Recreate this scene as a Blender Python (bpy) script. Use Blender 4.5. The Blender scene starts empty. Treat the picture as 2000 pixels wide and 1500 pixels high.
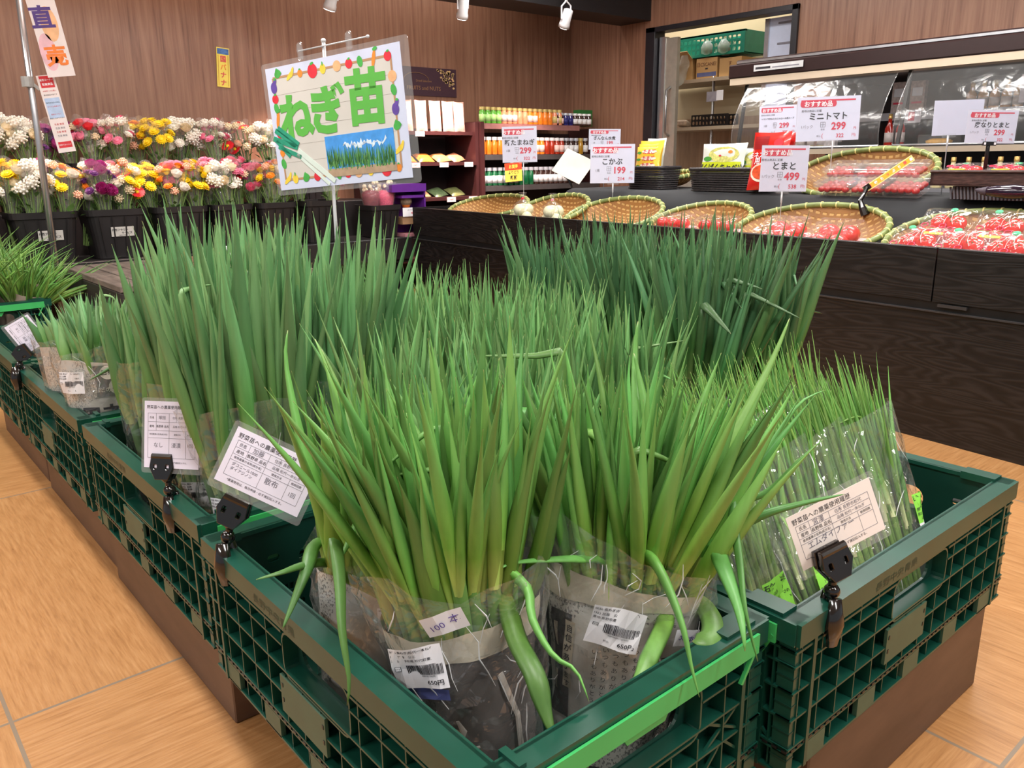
import bpy, bmesh, math, random
from mathutils import Vector, Matrix
sc = bpy.context.scene
col = sc.collection
V = Vector
rnd = random.Random(7)

# ---------------------------------------------------------------- camera
F_PX, YH, ROLL, AZ, CAMZ = 1600.0, 318.0, -0.7, -40.2, 0.79
pit = math.atan((750 - YH) / F_PX); rol = math.radians(ROLL); az = math.radians(AZ)
def _w(v):   # level camera frame (right, forward, up) -> world axes (crate rows run along Y)
    Yd = V((math.sin(az), math.cos(az))); Xd = V((Yd[1], -Yd[0]))
    h = V((v[0], v[1])); return V((h.dot(Xd), h.dot(Yd), v[2]))
_F = V((0, math.cos(pit), -math.sin(pit))); _R = V((1, 0, 0)); _U = _R.cross(_F)
_c, _s = math.cos(rol), math.sin(rol)
CR, CU, CF = _w(_c*_R + _s*_U), _w(-_s*_R + _c*_U), _w(_F)
CP = V((0, 0, CAMZ))
cd = bpy.data.cameras.new('camera'); cam = bpy.data.objects.new('camera', cd); col.objects.link(cam)
cd.sensor_width = 36; cd.lens = 36*F_PX/2000; cd.clip_start = .02; cd.clip_end = 60
M = Matrix((CR, CU, -CF)).transposed().to_4x4(); M.translation = CP
cam.matrix_world = M; sc.camera = cam

def P(x, y, X=None, Y=None, Z=None, pl=None):
    """the point of a real plane that a line of sight of the photograph meets"""
    d = CF*F_PX + CR*(x-1000) - CU*(y-750)
    if X is not None: k = X/d[0]
    elif Y is not None: k = Y/d[1]
    elif Z is not None: k = (Z-CAMZ)/d[2]
    else: k = (pl[0]-CP).dot(pl[1])/d.dot(pl[1])
    return CP + d*k

# ---------------------------------------------------------------- light
wd = bpy.data.worlds.new('world'); sc.world = wd; wd.use_nodes = True
wd.node_tree.nodes['Background'].inputs[0].default_value = (.93, .96, 1, 1)
wd.node_tree.nodes['Background'].inputs[1].default_value = .42
sc.view_settings.view_transform = 'Standard'; sc.view_settings.look = 'None'
sc.view_settings.exposure = 0.0; sc.view_settings.gamma = 1
def area(name, loc, sx, sy, power, colr=(1, .97, .93), rot=(0, 0, 0)):
    l = bpy.data.lights.new(name, 'AREA'); l.shape = 'RECTANGLE'; l.size = sx; l.size_y = sy
    l.energy = power; l.color = colr
    o = bpy.data.objects.new(name, l); o.location = loc; o.rotation_euler = rot; col.objects.link(o); return o
LAMPS = [(.2, .2), (.2, 2.2), (2.0, .3), (2.0, 2.3), (-1.4, 1.2), (1.0, -1.2), (-.6, 3.6), (3.3, 3.2), (3.1, 1.2)]
for i, (x, y) in enumerate(LAMPS):
    area('ceiling_lamp_light', (x, y, 2.13), .25, 1.2, 30)

# ---------------------------------------------------------------- materials
MATS = {}
def nm(name):
    m = bpy.data.materials.new(name); m.use_nodes = True
    nt = m.node_tree; b = nt.nodes['Principled BSDF']; return m, nt, b
def nd(nt, t, **kw):
    n = nt.nodes.new(t)
    for k, v in kw.items():
        if k.startswith('i_'):
            key = k[2:]
            key = int(key) if key.isdigit() else key.replace('_', ' ')
            n.inputs[key].default_value = v
        else: setattr(n, k, v)
    return n
def ramp(nt, fac, stops):
    r = nt.nodes.new('ShaderNodeValToRGB'); e = r.color_ramp.elements
    while len(e) < len(stops): e.new(.5)
    for q, (p, c) in zip(e, stops): q.position = p; q.color = (*c, 1)
    nt.links.new(fac, r.inputs[0]); return r.outputs[0]
def S(r, g, b):   # sRGB 0-255 to linear
    f = lambda c: (c/255/12.92) if c <= 10.3 else ((c/255+.055)/1.055)**2.4
    return (f(r), f(g), f(b))
def coords(nt, scale=(1, 1, 1), kind='Object'):
    tc = nd(nt, 'ShaderNodeTexCoord'); mp = nd(nt, 'ShaderNodeMapping'); mp.inputs['Scale'].default_value = scale
    nt.links.new(tc.outputs[kind], mp.inputs[0]); return mp.outputs[0]
def plain(name, c, rough=.5, var=.12, scale=25, metal=0, bump=0, spec=.5, coat=0, stretch=(1, 1, 1), alpha=1, emit=0):
    if name in MATS: return MATS[name]
    m, nt, b = nm(name); co = coords(nt, stretch)
    n = nd(nt, 'ShaderNodeTexNoise', i_Scale=scale, i_Detail=4.0); nt.links.new(co, n.inputs[0])
    a = tuple(min(1, v*(1-var)) for v in c); d = tuple(min(1, v*(1+var)) for v in c)
    nt.links.new(ramp(nt, n.outputs[0], [(.3, a), (.7, d)]), b.inputs['Base Color'])
    b.inputs['Roughness'].default_value = rough; b.inputs['Metallic'].default_value = metal
    b.inputs['Specular IOR Level'].default_value = spec; b.inputs['Coat Weight'].default_value = coat
    b.inputs['Alpha'].default_value = alpha
    if emit:
        b.inputs['Emission Color'].default_value = (*c, 1); b.inputs['Emission Strength'].default_value = emit
    if bump:
        bp = nd(nt, 'ShaderNodeBump', i_Strength=bump, i_Distance=.002); nt.links.new(n.outputs[0], bp.inputs['Height'])
        nt.links.new(bp.outputs[0], b.inputs['Normal'])
    MATS[name] = m; return m
def film(name, tint=(1, 1, 1), body=.05, gloss=.28, rough=.12, wr=14, bump=.8, base=.05):
    """clear crumpled plastic film: mostly see-through, with sharp glints on its folds"""
    if name in MATS: return MATS[name]
    m, nt, b = nm(name); nt.nodes.remove(b); out = nt.nodes['Material Output']
    co = coords(nt)
    n = nd(nt, 'ShaderNodeTexNoise', i_Scale=wr, i_Detail=3.0, i_Distortion=1.2); nt.links.new(co, n.inputs[0])
    v = nd(nt, 'ShaderNodeTexVoronoi', feature='DISTANCE_TO_EDGE', i_Scale=wr*1.6); nt.links.new(co, v.inputs[0])
    ad = nd(nt, 'ShaderNodeMath', operation='ADD'); nt.links.new(n.outputs[0], ad.inputs[0]); nt.links.new(v.outputs[0], ad.inputs[1])
    bp = nd(nt, 'ShaderNodeBump', i_Strength=bump, i_Distance=.01); nt.links.new(ad.outputs[0], bp.inputs['Height'])
    lw = nd(nt, 'ShaderNodeLayerWeight', i_Blend=.5); nt.links.new(bp.outputs[0], lw.inputs['Normal'])
    fr = nd(nt, 'ShaderNodeMath', operation='POWER'); fr.inputs[1].default_value = 4; nt.links.new(lw.outputs['Facing'], fr.inputs[0])
    mu = nd(nt, 'ShaderNodeMath', operation='MULTIPLY_ADD'); mu.inputs[1].default_value = gloss*1.2; mu.inputs[2].default_value = base
    nt.links.new(fr.outputs[0], mu.inputs[0]); mu.use_clamp = True
    tr = nd(nt, 'ShaderNodeBsdfTransparent'); tr.inputs[0].default_value = (*tint, 1)
    di = nd(nt, 'ShaderNodeBsdfDiffuse'); di.inputs[0].default_value = (*[.85*t for t in tint], 1)
    gl = nd(nt, 'ShaderNodeBsdfGlossy', i_Roughness=rough); nt.links.new(bp.outputs[0], gl.inputs['Normal'])
    m1 = nd(nt, 'ShaderNodeMixShader'); m1.inputs[0].default_value = body
    nt.links.new(tr.outputs[0], m1.inputs[1]); nt.links.new(di.outputs[0], m1.inputs[2])
    m2 = nd(nt, 'ShaderNodeMixShader'); nt.links.new(mu.outputs[0], m2.inputs[0])
    nt.links.new(m1.outputs[0], m2.inputs[1]); nt.links.new(gl.outputs[0], m2.inputs[2])
    nt.links.new(m2.outputs[0], out.inputs[0]); MATS[name] = m; return m
def streak(name, cs, rough=.4, scale=6, stretch=(1, 1, 1), bump=.1, ring=0, spec=.5):
    if name in MATS: return MATS[name]
    m, nt, b = nm(name); co = coords(nt, stretch)
    n = nd(nt, 'ShaderNodeTexNoise', i_Scale=scale, i_Detail=7.0, i_Roughness=.62); nt.links.new(co, n.inputs[0])
    src = n.outputs[0]
    if ring:
        w = nd(nt, 'ShaderNodeMath', operation='SINE'); mm = nd(nt, 'ShaderNodeMath', operation='MULTIPLY'); mm.inputs[1].default_value = ring
        n2 = nd(nt, 'ShaderNodeTexNoise', i_Scale=scale*.25, i_Detail=1.0); nt.links.new(co, n2.inputs[0])
        nt.links.new(n2.outputs[0], mm.inputs[0]); nt.links.new(mm.outputs[0], w.inputs[0])
        a2 = nd(nt, 'ShaderNodeMath', operation='MULTIPLY_ADD'); a2.inputs[1].default_value = .22
        nt.links.new(w.outputs[0], a2.inputs[0]); nt.links.new(n.outputs[0], a2.inputs[2]); src = a2.outputs[0]
    k = len(cs); nt.links.new(ramp(nt, src, [(.28+.44*i/(k-1), c) for i, c in enumerate(cs)]), b.inputs['Base Color'])
    b.inputs['Roughness'].default_value = rough; b.inputs['Specular IOR Level'].default_value = spec
    bp = nd(nt, 'ShaderNodeBump', i_Strength=bump, i_Distance=.002); nt.links.new(src, bp.inputs['Height'])
    nt.links.new(bp.outputs[0], b.inputs['Normal']); MATS[name] = m; return m
def leafmat(name, lo, mid, hi, tip=(.36, .38, .16)):
    """onion leaf: colour runs along the leaf (uv v), differs a little from leaf to leaf (uv x) and has fine veins"""
    if name in MATS: return MATS[name]
    m, nt, b = nm(name)
    uv = nd(nt, 'ShaderNodeUVMap'); sp = nd(nt, 'ShaderNodeSeparateXYZ'); nt.links.new(uv.outputs[0], sp.inputs[0])
    c1 = ramp(nt, sp.outputs[1], [(0, lo), (.25, mid), (.6, hi), (.985, hi), (1, tip)])
    n = nd(nt, 'ShaderNodeTexNoise', i_Scale=30.0, i_Detail=3.0); nt.links.new(coords(nt, (6, 6, .6)), n.inputs[0])
    fl = nd(nt, 'ShaderNodeMath', operation='FLOOR'); nt.links.new(sp.outputs[0], fl.inputs[0])
    wn = nd(nt, 'ShaderNodeTexWhiteNoise', noise_dimensions='1D'); nt.links.new(fl.outputs[0], wn.inputs['W'])
    hs = nd(nt, 'ShaderNodeHueSaturation'); nt.links.new(c1, hs.inputs['Color'])
    mr = nd(nt, 'ShaderNodeMapRange', i_3=.55, i_4=1.32); nt.links.new(wn.outputs[0], mr.inputs[0])
    mn = nd(nt, 'ShaderNodeMapRange', i_3=.82, i_4=1.18); nt.links.new(n.outputs[0], mn.inputs[0])
    mm = nd(nt, 'ShaderNodeMath', operation='MULTIPLY'); nt.links.new(mr.outputs[0], mm.inputs[0]); nt.links.new(mn.outputs[0], mm.inputs[1])
    nt.links.new(mm.outputs[0], hs.inputs['Value'])
    s2 = nd(nt, 'ShaderNodeSeparateColor'); nt.links.new(wn.outputs[1], s2.inputs[0])
    mh = nd(nt, 'ShaderNodeMapRange', i_3=.475, i_4=.52); nt.links.new(s2.outputs[1], mh.inputs[0]); nt.links.new(mh.outputs[0], hs.inputs['Hue'])
    nt.links.new(hs.outputs[0], b.inputs['Base Color'])
    b.inputs['Roughness'].default_value = .4; b.inputs['Specular IOR Level'].default_value = .4
    bp = nd(nt, 'ShaderNodeBump', i_Strength=.12, i_Distance=.001); nt.links.new(n.outputs[0], bp.inputs['Height'])
    nt.links.new(bp.outputs[0], b.inputs['Normal'])
    b.inputs['Transmission Weight'].default_value = 0
    MATS[name] = m; return m

# ---------------------------------------------------------------- mesh builder
class MB:
    def __init__(s): s.v = []; s.f = []; s.m = []; s.uv = []; s.mats = []; s.hasuv = False
    def mi(s, m):
        if m not in s.mats: s.mats.append(m)
        return s.mats.index(m)
    def add(s, vs, fs, m, uvs=None, T=None):
        o = len(s.v); k = s.mi(m)
        s.v += [(T @ V(p)) if T else V(p) for p in vs]
        for j, f in enumerate(fs):
            s.f.append([o+i for i in f]); s.m.append(k)
            s.uv.append(uvs[j] if uvs else None)
        if uvs: s.hasuv = True
    def box(s, a, b, m, T=None):
        x0, y0, z0 = a; x1, y1, z1 = b
        s.add([(x0,y0,z0),(x1,y0,z0),(x1,y1,z0),(x0,y1,z0),(x0,y0,z1),(x1,y0,z1),(x1,y1,z1),(x0,y1,z1)],
              [(0,3,2,1),(4,5,6,7),(0,1,5,4),(1,2,6,5),(2,3,7,6),(3,0,4,7)], m, T=T)
    def cbox(s, c, d, m, T=None): s.box([c[i]-d[i]/2 for i in range(3)], [c[i]+d[i]/2 for i in range(3)], m, T)
    def bar(s, a, b, w, h, m, up=(0, 0, 1)):
        a, b = V(a), V(b); d = (b-a).normalized(); u = V(up)
        if abs(d.dot(u)) > .95: u = V((1, 0, 0))
        x = d.cross(u).normalized(); z = x.cross(d)
        vs = [p + x*sx*w/2 + z*sz*h/2 for p in (a, b) for sx, sz in ((-1,-1),(1,-1),(1,1),(-1,1))]
        s.add(vs, [(0,1,2,3),(7,6,5,4),(0,4,5,1),(1,5,6,2),(2,6,7,3),(3,7,4,0)], m)
    def tube(s, pts, r, m, seg=8, flat=1, cap=True, up=(0, 0, 1), uvid=None):
        pts = [V(p) for p in pts]; n = len(pts); rs = r if isinstance(r, (list, tuple)) else [r]*n
        vs = []; x = None; L = [0]
        for i in range(1, n): L.append(L[-1]+(pts[i]-pts[i-1]).length)
        for i in range(n):
            d = (pts[min(i+1, n-1)]-pts[max(i-1, 0)])
            d = d.normalized() if d.length > 1e-9 else V((0, 0, 1))
            if x is None:
                u = V(up)
                if abs(d.dot(u)) > .97: u = V((1, 0, 0))
                x = d.cross(u).normalized()
            else:
                x = (x - d*x.dot(d)); x = x.normalized() if x.length > 1e-6 else d.orthogonal().normalized()
            y = d.cross(x)
            for k in range(seg):
                t = 2*math.pi*k/seg; vs.append(pts[i] + x*math.cos(t)*rs[i] + y*math.sin(t)*rs[i]*flat)
        fs = []; uvs = []
        for i in range(n-1):
            for k in range(seg):
                k2 = (k+1) % seg; fs.append((i*seg+k, i*seg+k2, (i+1)*seg+k2, (i+1)*seg+k))
                if uvid is not None:
                    a, b2 = L[i]/L[-1], L[i+1]/L[-1]; u0, u1 = uvid+.1+.8*k/seg, uvid+.1+.8*(k+1)/seg
                    uvs.append([(u0, a), (u1, a), (u1, b2), (u0, b2)])
        if cap:
            fs += [tuple(range(seg-1, -1, -1)), tuple(range((n-1)*seg, n*seg))]
            if uvid is not None: uvs += [[(uvid+.5, 0)]*seg, [(uvid+.5, 1)]*seg]
        s.add(vs, fs, m, uvs if uvid is not None else None)
    def lathe(s, prof, m, seg=16, T=None, sx=1, sy=1):
        vs = []; n = len(prof)
        for r, z in prof:
            for k in range(seg):
                t = 2*math.pi*k/seg; vs.append((r*math.cos(t)*sx, r*math.sin(t)*sy, z))
        fs = [(i*seg+k, i*seg+(k+1) % seg, (i+1)*seg+(k+1) % seg, (i+1)*seg+k) for i in range(n-1) for k in range(seg)]
        fs += [tuple(range(seg-1, -1, -1)), tuple(range((n-1)*seg, n*seg))]
        s.add(vs, fs, m, T=T)
    def ball(s, c, r, m, seg=12, rings=8, sc3=(1, 1, 1), T=None):
        prof = [(max(.001, math.sin(math.pi*i/rings))*r, -math.cos(math.pi*i/rings)*r) for i in range(rings+1)]
        TT = Matrix.Translation(V(c)) @ Matrix.Diagonal((*sc3, 1))
        s.lathe(prof, m, seg, (T @ TT) if T else TT)
    def text(s, body, size, c, m, bold=0, T=None, align='CENTER', sx=1, rot=0):
        """lettering, flat in the local xy plane, centred at c"""
        g = glyphs(body, bold)
        if not g: return
        vs, fs, w, h, cx, cy = g
        k = size; ax = {'CENTER': cx, 'LEFT': cx-w/2, 'RIGHT': cx+w/2}[align]
        cr, sr = math.cos(rot), math.sin(rot)
        pts = []
        for x, y in vs:
            X, Y = (x-ax)*k*sx, (y-cy)*k
            pts.append((c[0]+X*cr-Y*sr, c[1]+X*sr+Y*cr, c[2]))
        s.add(pts, fs, m, T=T)
    def build(s, name, parent=None, smooth=False, warp=None, T=None, bevel=0):
        me = bpy.data.meshes.new(name)
        vs = [warp(p) for p in s.v] if warp else s.v
        if T: vs = [T @ V(p) for p in vs]
        me.from_pydata([tuple(p) for p in vs], [], s.f)
        for m in s.mats: me.materials.append(m)
        me.polygons.foreach_set('material_index', s.m)
        if s.hasuv:
            ul = me.uv_layers.new(name='UVMap'); k = 0
            flat = []
            for f, u in zip(s.f, s.uv):
                for q in (u or [(0, 0)]*len(f)): flat += [q[0], q[1]]
            ul.data.foreach_set('uv', flat)
        if smooth: me.polygons.foreach_set('use_smooth', [True]*len(me.polygons))
        me.update()
        if bevel:
            bm = bmesh.new(); bm.from_mesh(me)
            bmesh.ops.bevel(bm, geom=bm.edges[:], offset=bevel, segments=1, affect='EDGES', clamp_overlap=True)
            bm.to_mesh(me); bm.free()
        o = bpy.data.objects.new(name, me); col.objects.link(o)
        if parent: o.parent = parent
        return o
_G = {}
def glyphs(body, bold):
    key = (body, bold)
    if key in _G: return _G[key]
    cu = bpy.data.curves.new('t', 'FONT'); cu.body = body; cu.size = 1; cu.offset = bold; cu.resolution_u = 2
    o = bpy.data.objects.new('t', cu); col.objects.link(o)
    dg = bpy.context.evaluated_depsgraph_get(); me = bpy.data.meshes.new_from_object(o.evaluated_get(dg))
    vs = [(v.co.x, v.co.y) for v in me.vertices]; fs = [tuple(p.vertices) for p in me.polygons]
    bpy.data.objects.remove(o); bpy.data.curves.remove(cu); bpy.data.meshes.remove(me)
    if not vs: _G[key] = None; return None
    xs = [v[0] for v in vs]; ys = [v[1] for v in vs]
    _G[key] = (vs, fs, max(xs)-min(xs), max(ys)-min(ys), (max(xs)+min(xs))/2, (max(ys)+min(ys))/2)
    return _G[key]
def plate(outer, holes, t, bevel=0):
    """flat plate with real holes in the local xy plane, thickness t centred on z=0; returns verts, faces"""
    cu = bpy.data.curves.new('p', 'CURVE'); cu.dimensions = '2D'; cu.fill_mode = 'BOTH'; cu.extrude = t/2; cu.bevel_depth = bevel; cu.bevel_resolution = 0; cu.offset = -bevel
    for lp in [outer]+holes:
        sp = cu.splines.new('POLY'); sp.points.add(len(lp)-1); sp.use_cyclic_u = True
        for i, (x, y) in enumerate(lp): sp.points[i].co = (x, y, 0, 1)
    o = bpy.data.objects.new('p', cu); col.objects.link(o)
    dg = bpy.context.evaluated_depsgraph_get(); me = bpy.data.meshes.new_from_object(o.evaluated_get(dg))
    vs = [tuple(v.co) for v in me.vertices]; fs = [tuple(p.vertices) for p in me.polygons]
    bpy.data.objects.remove(o); bpy.data.curves.remove(cu); bpy.data.meshes.remove(me)
    return vs, fs
def rrect(x0, y0, x1, y1, r, n=3):
    out = []
    for cx, cy, a0 in ((x1-r, y1-r, 0), (x0+r, y1-r, 90), (x0+r, y0+r, 180), (x1-r, y0+r, 270)):
        for i in range(n+1):
            a = math.radians(a0+90*i/n); out.append((cx+r*math.cos(a), cy+r*math.sin(a)))
    return out
def tag(o, label=None, cat=None, group=None, kind=None):
    if label: o['label'] = label
    if cat: o['category'] = cat
    if group: o['group'] = group
    if kind: o['kind'] = kind
    return o
def empty(name, loc, label, cat, group=None, rot=(0, 0, 0), basis=None):
    o = bpy.data.objects.new(name, None); col.objects.link(o); o.empty_display_size = .05
    if basis: o.matrix_world = basis
    else: o.location = loc; o.rotation_euler = rot
    return tag(o, label, cat, group)
def frame(o, x, y):
    """matrix with origin o, x axis along x, y axis near y"""
    x = V(x).normalized(); z = x.cross(V(y)).normalized(); y = z.cross(x)
    m = Matrix((x, y, z)).transposed().to_4x4(); m.translation = V(o); return m
def under(e, name):
    for c in e.children:
        if c.name.split('.')[0] == name: return c
    return e
def copy_tree(src, label=None, group=None):
    r = src.copy(); col.objects.link(r)
    if label: r['label'] = label
    if group: r['group'] = group
    for ch in list(src.children):
        c = ch.copy(); col.objects.link(c); c.parent = r; c.matrix_parent_inverse = ch.matrix_parent_inverse.copy()
        for g in list(ch.children):
            d = g.copy(); col.objects.link(d); d.parent = c
    return r

black = plain('black_plastic', S(24, 24, 26), .35, .2)
white = plain('white_paper', S(238, 238, 244), .55, .02, 60)
ink = plain('black_ink', S(38, 36, 44), .6, .1)
redink = plain('red_ink', S(214, 46, 78), .5, .06)
greyink = plain('grey_ink', S(120, 118, 128), .6, .1)
steel = plain('steel', S(196, 198, 202), .28, .08, 20, metal=.9)
clear = film('clear_film', body=.06, gloss=.5, rough=.09, wr=22, bump=.9, base=.10)
lamin = film('laminate_film', (1, .99, .98), .07, .35, .08, 4, .08)
clearp = film('clear_hard_plastic', (1, 1, 1), .05, .5, .06, 6, .25)
# ================================================================ setting
def floor_material():
    m, nt, b = nm('wood_look_floor_tile')
    co = coords(nt); sp = nd(nt, 'ShaderNodeSeparateXYZ'); nt.links.new(co, sp.inputs[0])
    T = .99; ox, oy = .102, .287
    def cell(out, off):
        a = nd(nt, 'ShaderNodeMath', operation='SUBTRACT'); a.inputs[1].default_value = off; nt.links.new(out, a.inputs[0])
        d = nd(nt, 'ShaderNodeMath', operation='DIVIDE'); d.inputs[1].default_value = T; nt.links.new(a.outputs[0], d.inputs[0])
        fl = nd(nt, 'ShaderNodeMath', operation='FLOOR'); nt.links.new(d.outputs[0], fl.inputs[0])
        fr = nd(nt, 'ShaderNodeMath', operation='PINGPONG'); fr.inputs[1].default_value = .5; nt.links.new(d.outputs[0], fr.inputs[0])
        return fl.outputs[0], fr.outputs[0]
    fx, px = cell(sp.outputs[0], ox); fy, py = cell(sp.outputs[1], oy)
    mn = nd(nt, 'ShaderNodeMath', operation='MINIMUM'); nt.links.new(px, mn.inputs[0]); nt.links.new(py, mn.inputs[1])
    gr = nd(nt, 'ShaderNodeMath', operation='LESS_THAN'); gr.inputs[1].default_value = .0028; nt.links.new(mn.outputs[0], gr.inputs[0])
    cb = nd(nt, 'ShaderNodeCombineXYZ'); nt.links.new(fx, cb.inputs[0]); nt.links.new(fy, cb.inputs[1])
    wn = nd(nt, 'ShaderNodeTexWhiteNoise'); nt.links.new(cb.outputs[0], wn.inputs[0])
    sm = nd(nt, 'ShaderNodeMath', operation='ADD'); nt.links.new(fx, sm.inputs[0]); nt.links.new(fy, sm.inputs[1])
    md = nd(nt, 'ShaderNodeMath', operation='PINGPONG'); md.inputs[1].default_value = 1; nt.links.new(sm.outputs[0], md.inputs[0])
    outs = []
    for stv in ((2.0, 30, 1), (30, 2.0, 1)):
        mp = nd(nt, 'ShaderNodeMapping'); mp.inputs['Scale'].default_value = stv; nt.links.new(co, mp.inputs[0])
        nt.links.new(wn.outputs[1], mp.inputs[1])
        n = nd(nt, 'ShaderNodeTexNoise', i_Scale=6.0, i_Detail=8.0, i_Roughness=.65, i_Distortion=.15); nt.links.new(mp.outputs[0], n.inputs[0])
        outs.append(n.outputs[0])
    mx = nd(nt, 'ShaderNodeMix'); nt.links.new(md.outputs[0], mx.inputs[0]); nt.links.new(outs[0], mx.inputs[2]); nt.links.new(outs[1], mx.inputs[3])
    c = ramp(nt, mx.outputs[0], [(.25, S(150, 104, 62)), (.5, S(177, 128, 80)), (.75, S(194, 147, 98))])
    m2 = nd(nt, 'ShaderNodeMix', data_type='RGBA'); nt.links.new(gr.outputs[0], m2.inputs[0]); nt.links.new(c, m2.inputs[6]); m2.inputs[7].default_value = (*S(134, 118, 100), 1)
    nt.links.new(m2.outputs[2], b.inputs['Base Color'])
    rr = nd(nt, 'ShaderNodeMapRange', i_3=.22, i_4=.42); nt.links.new(mx.outputs[0], rr.inputs[0]); nt.links.new(rr.outputs[0], b.inputs['Roughness'])
    bp = nd(nt, 'ShaderNodeBump', i_Strength=.12, i_Distance=.002); nt.links.new(mx.outputs[0], bp.inputs['Height']); nt.links.new(bp.outputs[0], b.inputs['Normal'])
    return m
WY, WX, CH = 4.8, 4.69, 2.15
mb = MB(); mb.box((-3, -3, -.05), (WX+1.8, WY+.1, 0), floor_material()); tag(mb.build('floor'), kind='structure')
panel = streak('walnut_wall_panel', [S(104, 70, 52), S(134, 94, 74), S(148, 108, 86), S(160, 120, 98)], .38, 5, (9, 9, .35), .05)
mb = MB(); mb.box((-3, WY, 0), (WX+.1, WY+.1, CH), panel); tag(mb.build('wall_back'), kind='structure')
# right wall with the doorway to the back room (y from DY0 to DY1, up to DZ)
DY0, DY1, DZ = 2.90, 4.035, 1.655
mb = MB(); mb.box((WX, DY1, 0), (WX+.08, WY, CH), panel); mb.box((WX, -1.5, 0), (WX+.08, DY0, CH), panel)
mb.box((WX, DY0, DZ), (WX+.08, DY1, CH), panel); tag(mb.build('wall_right'), kind='structure')
dk = plain('door_frame_black', S(30, 28, 34), .4, .15)
mb = MB()
mb.box((WX-.02, DY1-.07, 0), (WX+.09, DY1+.012, DZ+.02), dk); mb.box((WX-.02, DY0-.02, 0), (WX+.09, DY0+.02, DZ+.02), dk)
mb.box((WX-.02, DY0-.02, DZ-.012), (WX+.09, DY1+.012, DZ+.02), dk); tag(mb.build('trim_1', bevel=.002), kind='structure')
# back room
cream = plain('cream_wall_paint', S(214, 196, 160), .7, .03, 4)
brd = streak('light_wood_board', [S(150, 118, 88), S(178, 144, 112), S(192, 160, 128)], .5, 4, (6, 6, .5), .05)
BX = 5.75
mb = MB(); mb.box((BX, .6, 0), (BX+.05, 5.9, 2.4), cream); tag(mb.build('wall_storeroom'), kind='structure')
mb = MB(); mb.box((WX+.08, 5.85, 0), (BX, 5.9, 2.4), cream); mb.box((WX+.08, .6, 0), (BX, .65, 2.4), cream); tag(mb.build('wall_storeroom_side'), kind='structure')
mb = MB(); mb.box((BX-.012, 3.1, 0), (BX, 5.85, 1.12), brd); tag(mb.build('trim_2'), kind='structure')
mb = MB(); mb.box((WX+.08, .6, 2.4), (BX+.05, 5.9, 2.45), cream); tag(mb.build('ceiling_storeroom'), kind='structure')
area('storeroom_lamp', (5.25, 4.2, 2.35), .4, 1.6, 22, (1, .97, .9))
# ceiling and beam
cl = plain('ceiling_white', S(214, 212, 208), .8, .03, 3); bk = plain('black_ceiling_beam', S(24, 22, 24), .5, .2)
mb = MB(); mb.box((-3, -3, CH), (WX+.1, WY+.1, CH+.05), cl); tag(mb.build('ceiling'), kind='structure')
a = P(862, 2, Y=4.3); b_ = P(1165, 18, X=4.45)
mb = MB(); mb.box((-3, a.y-.28, a.z), (WX, a.y, CH), bk); tag(mb.build('trim_3'), kind='structure')
lampm = plain('lamp_panel', (1, .97, .92), .5, .01, 3, emit=3.0); lampf = plain('white_lamp_frame', S(225, 225, 225), .4, .03)
for i, (x, y) in enumerate(LAMPS):
    e = empty('ceiling_light', (x, y, CH), 'long white ceiling panel light over the sales floor', 'ceiling light', 'ceiling panel lights')
    mb = MB(); mb.box((-.15, -.62, -.012), (.15, .62, -.0005), lampf); mb.build('housing', e)
    mb = MB(); mb.box((-.125, -.6, -.0145), (.125, .6, -.0125), lampm); mb.build('diffuser', e)

wash_face = plain('added_wall_wash_face', (1, .94, .88), .5, .01, 3, emit=4)
for x in (-.5, 1.3, 3.1):  # added lamps, out of view, that brighten the top of the wooden wall
    e = empty('added_wall_wash', (x, 4.47, CH), 'added unseen long lamp above the black beam, washing the wooden wall', 'ceiling light', 'added lamps above the black beam')
    mb = MB(); mb.box((-.8, -.03, -.05), (.8, .03, -.0005), lampf); mb.build('housing', e); mb = MB(); mb.box((-.78, -.02, -.054), (.78, .02, -.0505), wash_face); mb.build('diffuser', e)
    area('added_wall_wash_light', (x, 4.47, CH-.06), 1.5, .05, 7, (1, .93, .86))
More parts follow.
